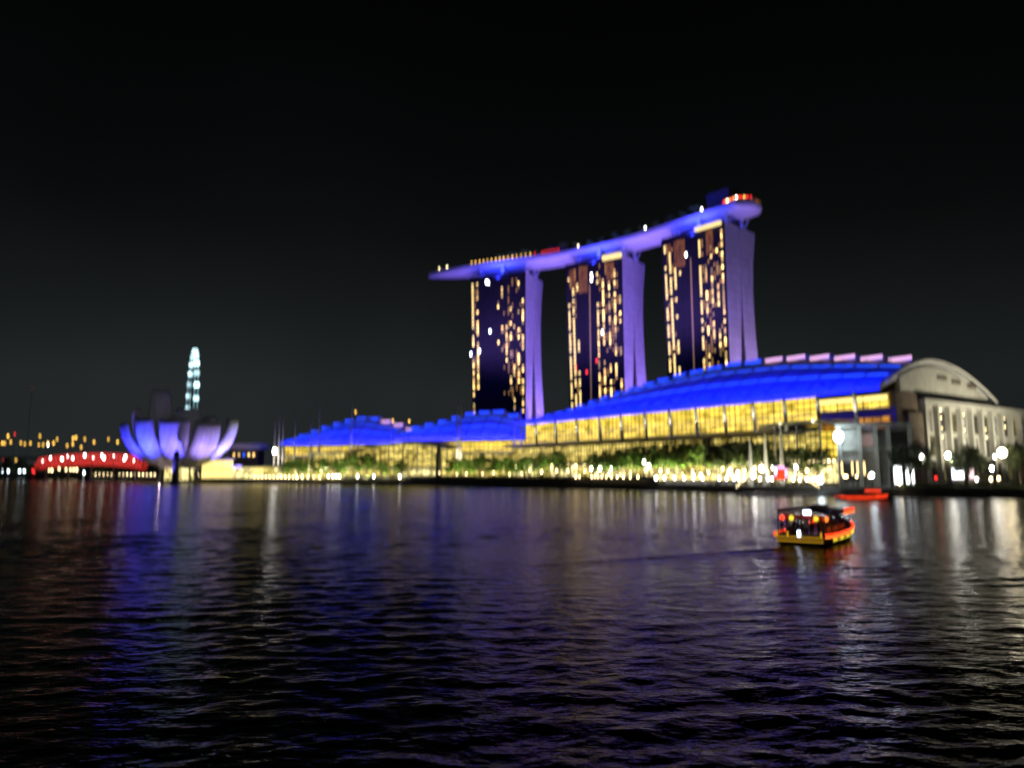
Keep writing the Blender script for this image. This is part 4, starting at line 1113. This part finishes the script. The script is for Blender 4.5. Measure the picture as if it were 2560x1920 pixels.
# three pale uplit pylons
for px, hh, i in ((1878, 20, 0), (1916, 23, 1), (1957, 26, 2)):
    c0 = FB(px, 3, 318); o = thing('light_pylon', c0, ('shortest', 'middle', 'tallest')[i] + ' of three pale tapering uplit pylons on the plaza', 'pylon', 'pylons on the plaza')
    m = MB(); m.lathe(c0, [(1.6, 0), (1.0, hh * .35), (.35, hh)], 10); m.build('shaft', M['white'], o)
    light('uplight', 'SPOT', c0 + V(0, -6, 1), (1, .86, .5), 3000, o, target=c0 + V(0, 0, hh * .45), spot=70)
    m = MB(); m.lathe(c0 + V(0, -6, 0), [(.5, 0), (.5, .5)], 8); m.build('fitting', M['steel'], o)
# open plaza lamps on terraces (warm)
for i, (px, py, d, r) in enumerate([(1734, 1190, 330, .7), (1752, 1188, 330, .7), (1825, 1180, 320, 1.0), (1845, 1183, 318, .8), (1904, 1172, 310, 1.2), (1932, 1170, 312, .6), (1990, 1168, 300, .8), (1478, 1172, 400, .8), (1500, 1172, 398, .9), (1527, 1172, 396, .7), (1610, 1155, 372, .8), (1622, 1165, 370, .9), (1640, 1195, 340, .8)]):
    p = at(px, py, d); o = thing('plaza_lamp', V(p.x, p.y, 3), f'{ORD[i]} globe lamp among the plaza terraces before the arcade' if i < 7 else f'{ORD[i-7]} globe lamp before the arcade behind the dark middle quay', 'lamp', 'globe lamps on the plaza' if i < 7 else 'globe lamps behind the middle quay')
    m = MB(); m.tube([V(p.x, p.y, 2.9), p], .12, 6); m.build('post', M['steel'], o); m = MB(); m.ball(p, r, 10, 6); m.build('globe', M['lamp_white'], o)
# portal lights left of the block
for i, (px, d) in enumerate(((2104, 276), (2130, 275), (2143, 275), (2160, 276))):
    p = at(px, 1165, d); o = thing('lantern_column', V(p.x, p.y, 3), f'{ORD[i]} of four slim amber lantern columns before the corner block', 'lantern', 'lantern columns before the corner block')
    m = MB(); m.box(V(p.x, p.y, 6.6), (.25, .25, 7.2)); m.build('post', M['steel'], o)
    m = MB(); m.box(V(p.x, p.y - .2, 10), (.5, .5, 5)); m.build('lantern', emis('amber lantern', (1, .72, .3), 2.2), o)

# ------------------------------------------------------------------ trees along the front
street = [(2277, 264, 20, 7.6, 'leafd', 'dark round street tree nearest the concrete corner block'), (2420, 266, 18, 6.5, 'leafd', 'dark street tree standing between the white street lamps'), (2455, 285, 14, 5, 'leafd', 'small street tree half hidden behind the middle one'), (2552, 262, 21, 7.5, 'leafd', 'big dark street tree cut off by the edge beside the warm lamp')]
for i, (px, d, h, rad, mk, lb) in enumerate(street):
    o = make_tree('street_tree', lb, h - 3, rad, 5.5, 30 + i, mk, 'trees along the street', 34, 90, .55); o.location = V(at(px, 1200, d).x, d, 3)
ptree = [make_tree('plaza_tree', 'x', 15, 5.5, 5, 51, 'leaf', 'trees before the long arcade', 26, 60, .6), make_tree('plaza_tree', 'x', 13, 5, 4.5, 52, 'leafd', 'trees before the long arcade', 26, 60, .6)]
spots = [(1490, 415, 1.0, 0), (1515, 405, 1.05, 0), (1545, 398, 1.1, 0), (1575, 392, 1.15, 0), (1608, 386, 1.2, 0), (1640, 380, 1.2, 0), (1672, 372, 1.25, 0), (1706, 366, 1.25, 0), (1740, 360, 1.25, 0), (1775, 352, 1.3, 0), (1812, 345, 1.5, 1), (1850, 340, 1.55, 1), (1890, 332, 1.5, 1), (1930, 328, 1.3, 1), (2010, 312, 1.2, 1), (2045, 308, 1.2, 1)]
for i, (px, d, s, k) in enumerate(spots):
    lb = f'{ORD[i]} tree from the middle quay in the green row before the long arcade'
    o = ptree[k] if (i == 0 or i == 10) else dup(ptree[k], label=lb)
    o['label'] = lb; o.location = V(at(px, 1200, d).x, d, 3); o.scale = (s * 1.35, s * 1.35, s * 1.12); o.rotation_euler.z = i * 1.3
gt = make_tree('garden_tree', 'x', 17, 7, 5, 61, 'leaf', 'trees below the far halls', 28, 60, .8)
gs = [(716, 585, 1), (745, 580, 1.1), (775, 578, 1.05), (806, 570, 1.1), (845, 556, 1.0), (880, 548, 1.3), (915, 545, 1.3), (955, 535, .9), (1000, 528, .9), (1135, 500, 1), (1165, 495, 1), (1200, 490, 1.1), (1235, 480, 1), (1270, 475, 1), (1310, 468, 1), (1350, 460, 1.1), (1395, 450, 1.2)]
for i, (px, d, s) in enumerate(gs):
    lb = f'{ORD[i]} tree from the glass arcade in the row below the far blue halls'
    o = gt if i == 0 else dup(gt, label=lb)
    o['label'] = lb; o.location = V(at(px, 1200, d).x, d, 3); o.scale = (s, s, s); o.rotation_euler.z = i * 2.1
# an uplight in front of each tree
upr = random.Random(8)
for nm, rows, pw_ in (('arcade', spots, 24000), ('garden', gs, 24000)):
    for i, sp in enumerate(rows):
        px, d = sp[0] + upr.uniform(-8, 8), sp[1] - 10
        p = V(at(px, 1200, d).x, d, 4.4); o = thing('garden_uplight', V(p.x, p.y, 3), f'small hooded uplight at the foot of the {ORD[i]} tree ' + ('before the long arcade' if nm == 'arcade' else 'below the far halls'), 'lamp', 'garden uplights among the trees')
        m = MB(); m.lathe(V(p.x, p.y, 2.95), [(.25, 0), (.25, .8), (.45, .9), (.5, 1.3)], 8); m.build('housing', M['steel'], o)
        light('uplight', 'SPOT', p, upr.choice([(1, .95, .4), (.9, 1, .4), (1, .88, .4)]), pw_ * upr.uniform(.5, 1.5), o, target=p + V(p.x * .02, 10, 11), spot=120, blend=.8, radius=.4)
tw = thing('added_dark_wall', quay_at(1300) + V(0, 8, 3), 'long low planted wall added as a dark band along the middle of the quay', 'wall')  # wall and planting added to cover lit shop fronts with a dark band
m = MB(); tp = [quay_at(px) for px in range(860, 1650, 30)]; tp = [p + V(p.x, p.y, 0).normalized() * 7 for p in tp]
for a, b in zip(tp, tp[1:]): m.obox(a + V(0, 0, 3), b - a, V(0, 1.2, 0), V(0, 0, 2.6))
m.build('wall', M['quay'], tw)
m = MB(); hr = random.Random(13)
for i in range(5200):
    k = hr.randrange(len(tp) - 1); p = tp[k].lerp(tp[k+1], hr.random()) + V(0, hr.uniform(0, 1.6), 5.4 + 1.5 * hr.random()); a = V(hr.uniform(-1, 1), hr.uniform(-1, 1), hr.uniform(-1, 1)).normalized() * .5; b = a.cross(V(.3, .5, .8)).normalized() * .3
    m.add([p - a, p + b, p + a, p - b], [(0, 1, 2, 3)])
m.build('foliage', M['leafd'], tw, recalc=False)
hr = random.Random(3); hm = MB()
for i in range(3200):
    px = hr.uniform(2255, 2640); d = 253 + hr.random() * 3 + (2255 - px) * .015; p = V(at(px, 1200, d).x, d, 3 + 1.5 * hr.random()); a = V(hr.uniform(-1, 1), hr.uniform(-1, 1), hr.uniform(-1, 1)).normalized() * .3; b = a.cross(V(.3, .5, .8)).normalized() * .16
    hm.add([p - a, p + b, p + a, p - b], [(0, 1, 2, 3)])
hg = thing('hedge', V(at(2400, 1200, 254).x, 254, 3), 'long clipped hedge on the quay edge under the street trees', 'hedge'); hm.build('foliage', M['leaf'], hg, recalc=False)
dtp = None; dr = random.Random(21)
for i in range(16):
    f = .26 + .033 * i; c, rz = on_deck(f, -11 + dr.uniform(-1, 1)); lb = f'{ORD[i]} small palm on the roof deck counted from the lift house'
    if dtp is None: dtp = make_palm(lb, 5, 77, 'small palms on the roof deck'); o = dtp
    else: o = dup(dtp, label=lb)
    o.location = c; k = dr.uniform(1.2, 1.7); o.scale = (k, k, k); o.rotation_euler.z = dr.random() * 6
prp = None; pr = random.Random(31)
for i in range(30):
    px = 1110 + 31 * i + pr.uniform(-9, 9); q = quay_at(px); dv = V(q.x, q.y, 0).normalized(); p = q + dv * pr.uniform(8, 30)
    lb = f'{ORD[i]} tall promenade globe lamp from the dark gatehouse tower'
    if prp is None: prp = make_lamp('promenade_lamp', lb, 'lamp', 5, .55, 'lamp_warm', 'tall promenade globe lamps'); o = prp
    else: o = dup(prp, label=lb)
    o.location = V(p.x, p.y, 3); k = pr.uniform(.8, 1.3); o.scale = (k, k, k)
# dark shore wood behind the viaduct
wr = random.Random(9); wm = MB()
for i in range(9000):
    px = wr.uniform(-60, 420); d = wr.uniform(1060, 1100); h = 26 * (.45 + .55 * abs(mnoise.noise(V(px * .03, 0, 0)))) + 6
    p = V(at(px, 1200, d).x, d, 3 + h * wr.random() ** .6); a = V(wr.uniform(-1, 1), wr.uniform(-1, 1), wr.uniform(-1, 1)).normalized() * 2; b = a.cross(V(.3, .5, .8)).normalized() * 1.2
    wm.add([p - a, p + b, p + a, p - b], [(0, 1, 2, 3)])
tag(wm.build('shore_wood', M['leafd'], recalc=False), 'dark far wood along the shore behind the viaduct lamps', kind='stuff')
# low violet building between museum and shopping hall
lb_ = thing('low_building', FB(615, 3, 660), 'low violet lit flat roofed building between museum and shopping hall', 'building'); c0 = FB(615, 3, 660)
m = MB(); m.box(c0 + V(0, 0, 15), (26, 16, 24)); m.build('wall', M['wall_dark'], lb_)
m = MB(); m.box(c0 + V(0, -2, 29.5), (34, 24, 5)); m.build('roof', M['roofw'], lb_)
light('violet_wash', 'SPOT', c0 + V(-4, -40, 8), (.6, .4, 1), 9000, lb_, target=c0 + V(0, -10, 29), spot=45)
for k in range(5):
    m = MB(); m.box(c0 + V(-9 + 4.5 * k, -8.2, 22), (1.8, .3, 2)); m.build('window', M['led_blue'] if k == 2 else M['win'], lb_)
# orange beacons on masts by the halls
for i, (px, py, mk) in enumerate(((889, 1030, 'lamp_amber'), (982, 1052, 'lamp_amber'), (1023, 1053, 'lamp_amber'))):
    p = at(px, py, 560); o = thing('warning_mast', V(p.x, p.y, 3), ('tallest', 'middle', 'last')[i] + ' slim mast with orange lamp before the stepped blue hall roofs', 'mast', 'masts with orange lamps')
    m = MB(); m.tube([V(p.x, p.y, 2.9), p], [.35, .12], 6); m.build('pole', M['steel'], o); m = MB(); m.ball(p, .8, 8, 5); m.build('globe', M[mk], o)

# ------------------------------------------------------------------ boats and people
def person(label, top, seated, rnd, group):
    """standing or seated passenger; one skinned body with head, clothing and hair as children"""
    root = thing('person', (0, 0, 0), label, 'person', group)
    if not seated:
        J = [(0, 0, .95), (0, 0, 1.2), (0, .01, 1.42), (0, .02, 1.5), (0, .03, 1.6), (0, .035, 1.73),
             (-.19, 0, 1.4), (-.24, .03, 1.12), (-.2, .2, .98), (.19, 0, 1.4), (.25, .02, 1.12), (.23, .12, .9),
             (-.1, 0, .9), (-.11, .02, .5), (-.11, -.02, .08), (-.11, .12, .03), (.1, 0, .9), (.11, .03, .5), (.12, -.01, .08), (.12, .13, .03)]
    else:
        J = [(0, 0, .5), (0, .0, .78), (0, .02, 1.0), (0, .03, 1.07), (0, .05, 1.17), (0, .055, 1.3),
             (-.19, 0, .98), (-.24, .06, .72), (-.14, .28, .62), (.19, 0, .98), (.25, .05, .72), (.15, .28, .62),
             (-.1, .02, .5), (-.12, .42, .48), (-.12, .44, .1), (-.12, .55, .04), (.1, .02, .5), (.12, .42, .48), (.12, .44, .1), (.12, .55, .04)]
    E = [(0,1),(1,2),(2,3),(3,4),(4,5),(2,6),(6,7),(7,8),(2,9),(9,10),(10,11),(0,12),(12,13),(13,14),(14,15),(0,16),(16,17),(17,18),(18,19)]
    RAD = [.15,.13,.15,.06,.095,.085,.065,.048,.034,.065,.048,.034,.095,.065,.045,.04,.095,.065,.045,.04]
    me = bpy.data.meshes.new('body'); me.from_pydata(J, E, []); o = bpy.data.objects.new('body', me); COL.objects.link(o)
    md = o.modifiers.new('skin', 'SKIN'); sv = me.skin_vertices[0].data
    for i, r in enumerate(RAD): sv[i].radius = (r * (1.25 if i in (0, 1, 2) else 1), r * (.8 if i in (0, 1, 2) else 1))
    sv[0].use_root = True
    o.modifiers.new('sub', 'SUBSURF').levels = 1; o.modifiers['sub'].render_levels = 1
    dg = bpy.context.evaluated_depsgraph_get(); me2 = bpy.data.meshes.new_from_object(o.evaluated_get(dg))
    me2.materials.clear(); me2.materials.append(M['skin']); me2.materials.append(top); me2.materials.append(M['cloth_dark'])
    hip = J[0][2]; neck = J[3][2]
    for p in me2.polygons:
        c = p.center
        low = c.z < hip + .03 or (seated and c.y > .12 and c.z < .6)
        p.material_index = 2 if low else (1 if c.z < neck and abs(c.x) < .23 else 0)
        p.use_smooth = True
    bpy.data.objects.remove(o); ob = bpy.data.objects.new('body', me2); COL.objects.link(ob); ob.parent = root
    h = J[5]; m = MB(); m.ball(V(h[0], h[1] - .02, h[2] - .0), .105, 10, 6, 1.05); m.build('hair', M['hair'], ob, smooth=True)
    m = MB(); m.ball(V(h[0], h[1] + .1, h[2] - .09), .022, 6, 4); m.build('nose', M['skin'], ob)
    for s in (-1, 1):
        m = MB(); m.ball(V(s * .1, h[1] - .0, h[2] - .09), .028, 6, 4); m.build('ear', M['skin'], ob)
        # five fingers
        w_ = J[8] if s < 0 else J[11]
        m = MB(); m.ball(V(*w_) + V(0, .03, -.03), .042, 8, 5, 1.2)
        for q in range(4): m.tube([V(w_[0] + (q - 1.5) * .02, w_[1] + .04, w_[2] - .06), V(w_[0] + (q - 1.5) * .022, w_[1] + .07, w_[2] - .1 - .008 * (q in (1, 2))), V(w_[0] + (q - 1.5) * .02, w_[1] + .06, w_[2] - .135)], [.011, .01, .008], 5)
        m.tube([V(w_[0] - s * .035, w_[1] + .05, w_[2] - .03), V(w_[0] - s * .05, w_[1] + .085, w_[2] - .06)], [.012, .009], 5)
        m.build('hand', M['skin'], ob)
    return root

def make_boat(label, group, lit):
    r = thing('bumboat', (0, 0, 0), label, 'boat', group)
    st = [(-.2, 2.1, 1.15), (1.5, 2.3, 1.1), (4, 2.4, 1.1), (8, 2.4, 1.15), (11, 2.15, 1.4), (13, 1.5, 1.8), (14.4, .5, 2.25)]   # y, half beam, sheer
    m = MB(); vs = []
    for y, w_, s in st:
        vs += [(-w_, y, s), (-w_ * .96, y, .35), (-w_ * .6, y - .1, -.5), (w_ * .6, y - .1, -.5), (w_ * .96, y, .35), (w_, y, s)]
    fs = [(6*i+k, 6*i+k+1, 6*i+7+k, 6*i+6+k) for i in range(len(st) - 1) for k in range(5)] + [tuple(range(6)), tuple(6*(len(st)-1)+k for k in range(6))]
    fs += [(6*i+5, 6*i, 6*i+6, 6*i+11) for i in range(len(st) - 1)]
    m.add(vs, fs); hl = m.build('hull', M['hullblack'], r)
    for s in (-1, 1):
        for y, w_ in ((1.2, 2.25), (3.4, 2.38), (5.8, 2.4), (8.2, 2.36)):
            m = MB(); m.tube([(s * (w_ + .12), y + .3 * math.cos(k * .5236), .62 + .3 * math.sin(k * .5236)) for k in range(13)], .1, 6); m.build('tyre_fender', M['hullblack'], hl)
    m = MB()
    for s in (-1, 1): m.tube([(s * (w_ + .05), y, z) for y, w_, z in st], .12, 6)
    m.tube([(-2.15, -.25, 1.15), (2.15, -.25, 1.15)], .12, 6); m.build('gunwale', M['wood'], hl)
    m = MB(); m.prism([(-.3, 13.4, .5), (.3, 13.4, .5), (.3, 14.7, 2.4), (-.3, 14.7, 2.4)], (0, .5, .1)); m.build('stem_post', M['hullgreen'], hl)
    m = MB(); m.box((0, 12.3, 2.0), (1.8, 1.6, .08)); m.build('foredeck', M['wood'], r)
    for s in (-1, 1):
        for y in (.4, 3, 5.6, 8.2, 10.4):
            m = MB(); m.tube([(s * 2.05, y, 1.1), (s * 2.05, y, 3.25)], .06, 6); m.build('post', M['wood'], r)
    m = MB(); n = 8
    for i in range(n):
        a0, a1 = -1 + 2 * i / n, -1 + 2 * (i + 1) / n
        z0, z1 = 3.72 - .42 * a0 * a0, 3.72 - .42 * a1 * a1
        m.add([(a0*2.35, 1.4, z0), (a1*2.35, 1.4, z1), (a1*2.35, 11, z1), (a0*2.35, 11, z0), (a0*2.35, 1.4, z0-.12), (a1*2.35, 1.4, z1-.12), (a1*2.35, 11, z1-.12), (a0*2.35, 11, z0-.12)],
              [(0,1,2,3),(4,7,6,5),(0,4,5,1),(3,2,6,7)])
    rf = m.build('roof', M['canopy'], r)
    m = MB(); m.box((0, 6.4, 4.0), (1.2, 3.6, .35)); m.build('roof_locker', M['wood'], rf)
    for s in (-1, 1):
        m = MB(); m.tube([(s * 2.42, 6.5, 3.25), (s * 2.42, 11, 3.25)], .09, 6); m.build('roof_light_strip', M['led_orange'] if lit else M['led_red'], r)
        m = MB(); m.box((s * 2.45, 8.8, 3.62), (.06, 4.4, .34)); m.build('roof_light_panel', M['led_red'], r)
        m = MB(); m.box((s * 2.395, 6.2, 3.62), (.04, 9.5, .4)); m.build('added_backing_board', M['wood'], rf)  # board added to block the panel's glow towards the inside of the boat
        m = MB(); m.tube([(s * (w_ + .14), y, z - .12) for y, w_, z in st[:-1]], .085, 6); m.build('side_light_strip', M['led_orange'] if lit else M['led_red'], r)
        m = MB(); m.tube([(s * (w_ + .16), y, z + .16) for y, w_, z in st[:-1]], .1, 6); m.build('rail_light_strip', M['led_red'], r)
        m = MB(); m.tube([(s * (w_ + .08), y, z - .5) for y, w_, z in st[1:-1]], .1, 6); m.build('lower_light_strip', M['lantern'] if lit else M['wood'], r)
    if lit:
        for z in (.95, .55): 
            m = MB(); m.tube([(-2.05, -.36, z), (2.05, -.36, z)], .06, 6); m.build('stern_light_strip', M['led_yellow'], r)
    m = MB(); m.box((0, 5.6, .95), (4.2, 10.6, .1)); m.build('deck', M['wood'], r)
    for s in (-1, 1):
        m = MB(); m.box((s * 1.45, 6, 1.4), (.5, 7.6, .08)); m.box((s * 1.75, 6, 1.68), (.06, 7.6, .5)); m.box((s * 1.45, 6, 1.2), (.4, 7.4, .35)); m.build('bench', M['wood'], r)
    m = MB(); m.box((0, 9.3, 1.7), (1.1, .5, 1.4)); m.build('wheelhouse', M['wood'], r)
    m = MB(); m.box((0, 1.46, 3.0), (3.4, .05, .55)); m.build('stern_valance', M['redcloth'] if lit else M['canopy'], r)
    if lit:
        m = MB(); m.box((.35, 1.3, 3.55), (.7, .12, .45)); m.build('cabin_sign', M['led_screen'], r)
        m = MB(); m.box((.0, -.42, 1.35), (.28, .12, .62)); m.build('stern_lamp', M['led_screen'], r)
        for x, mk in ((-1.9, 'led_red'), (-1.05, 'lantern'), (1.15, 'lantern'), (2.0, 'led_orange')):
            m = MB(); m.lathe((x, 1.2, 2.62), [(.06, 0), (.2, .1), (.24, .28), (.2, .46), (.06, .56)], 10); m.build('lantern', M[mk], r, smooth=True)
        for x in (-1.95, -1.0, 1.9):
            m = MB(); m.box((x, -.4, 1.3), (.16, .1, .5)); m.build('deck_lamp', M['led_yellow'], r)
        for y in (3, 5.5, 8, 10):
            light('strip_glow', 'POINT', (2.9, y, 1.6), (1, .2, .03), 9, r, radius=.15)
            light('lantern_glow', 'POINT', (0, y, 3.0), (1, .5, .1), 5, r, radius=.15)
    return r
boat = make_boat('lit tourist bumboat crossing the bay with amber stern strips and red side strips', 'bumboats on the bay', True)
moored = dup(boat)
tree_ = [c for c in COL.objects if c.parent == moored]
for c in tree_:
    if c.type == 'LIGHT' or c.name.split('.')[0] in ('cabin_sign', 'stern_lamp', 'lantern', 'deck_lamp', 'stern_light_strip'): bpy.data.objects.remove(c)
    elif c.name.split('.')[0] in ('lower_light_strip',): c.data = c.data.copy(); c.data.materials[0] = M['led_red']
    elif c.name.split('.')[0] in ('side_light_strip', 'roof_light_strip'): c.data = c.data.copy(); c.data.materials[0] = M['led_red']
moored['label'] = 'low moored bumboat outlined by red light strips against the quay'
BP = V(32.1, 80.7, 0); BH = math.atan2(.8, .6) - math.pi / 2
boat.location = BP; boat.rotation_euler.z = BH; boat.scale = (1.22, 1.22, 1.02)
qm = quay_at(2160); moored.location = V(at(2100, 1200, 219).x, 221, 0); moored.rotation_euler.z = R(-92); moored.scale = (.9, 1.1, .8)
Mb = Matrix.Translation(BP) @ Matrix.Rotation(BH, 4, 'Z')
ps = [person('x', M['cloth_dark'], False, random, 'passengers on the lit boat'), person('x', M['cloth_pale'], False, random, 'passengers on the lit boat'), person('x', M['cloth_dark'], True, random, 'passengers on the lit boat'), person('x', M['cloth_pale'], True, random, 'passengers on the lit boat')]
crew = [(0, -1.75, .5, 30), (1, -1.2, .35, -20), (0, -.7, .8, 160), (0, -.25, .45, 10), (1, .35, .7, 200), (0, .9, .5, 40), (0, 1.45, .8, -30), (1, -1.5, 1.4, 60), (0, 1.7, 1.6, 120),
        (2, -1.4, 3.4, -90), (3, -1.4, 4.4, -90), (2, -1.4, 5.6, -90), (2, 1.4, 3.8, 90), (3, 1.4, 5.0, 90), (2, 1.4, 6.4, 90), (2, 1.4, 7.6, 90)]
used = set(); nst = nse = 0
for i, (k, x, y, rz) in enumerate(crew):
    col_ = 'dark' if k in (0, 2) else 'pale'
    if k < 2: lb = f'{ORD[nst]} standing passenger in {col_} top counted across the open stern deck of the lit boat'; nst += 1
    else: lb = f'{ORD[nse]} seated passenger in {col_} top on the benches under the lit boat roof'; nse += 1
    p = Mb @ V(x * 1.22, y * 1.22, 1.02 if k < 2 else 1.02 * 1.44 - .48)
    o = ps[k] if k not in used else dup(ps[k]); used.add(k); o['label'] = lb
    o.location = p; o.rotation_euler.z = BH + R(rz)
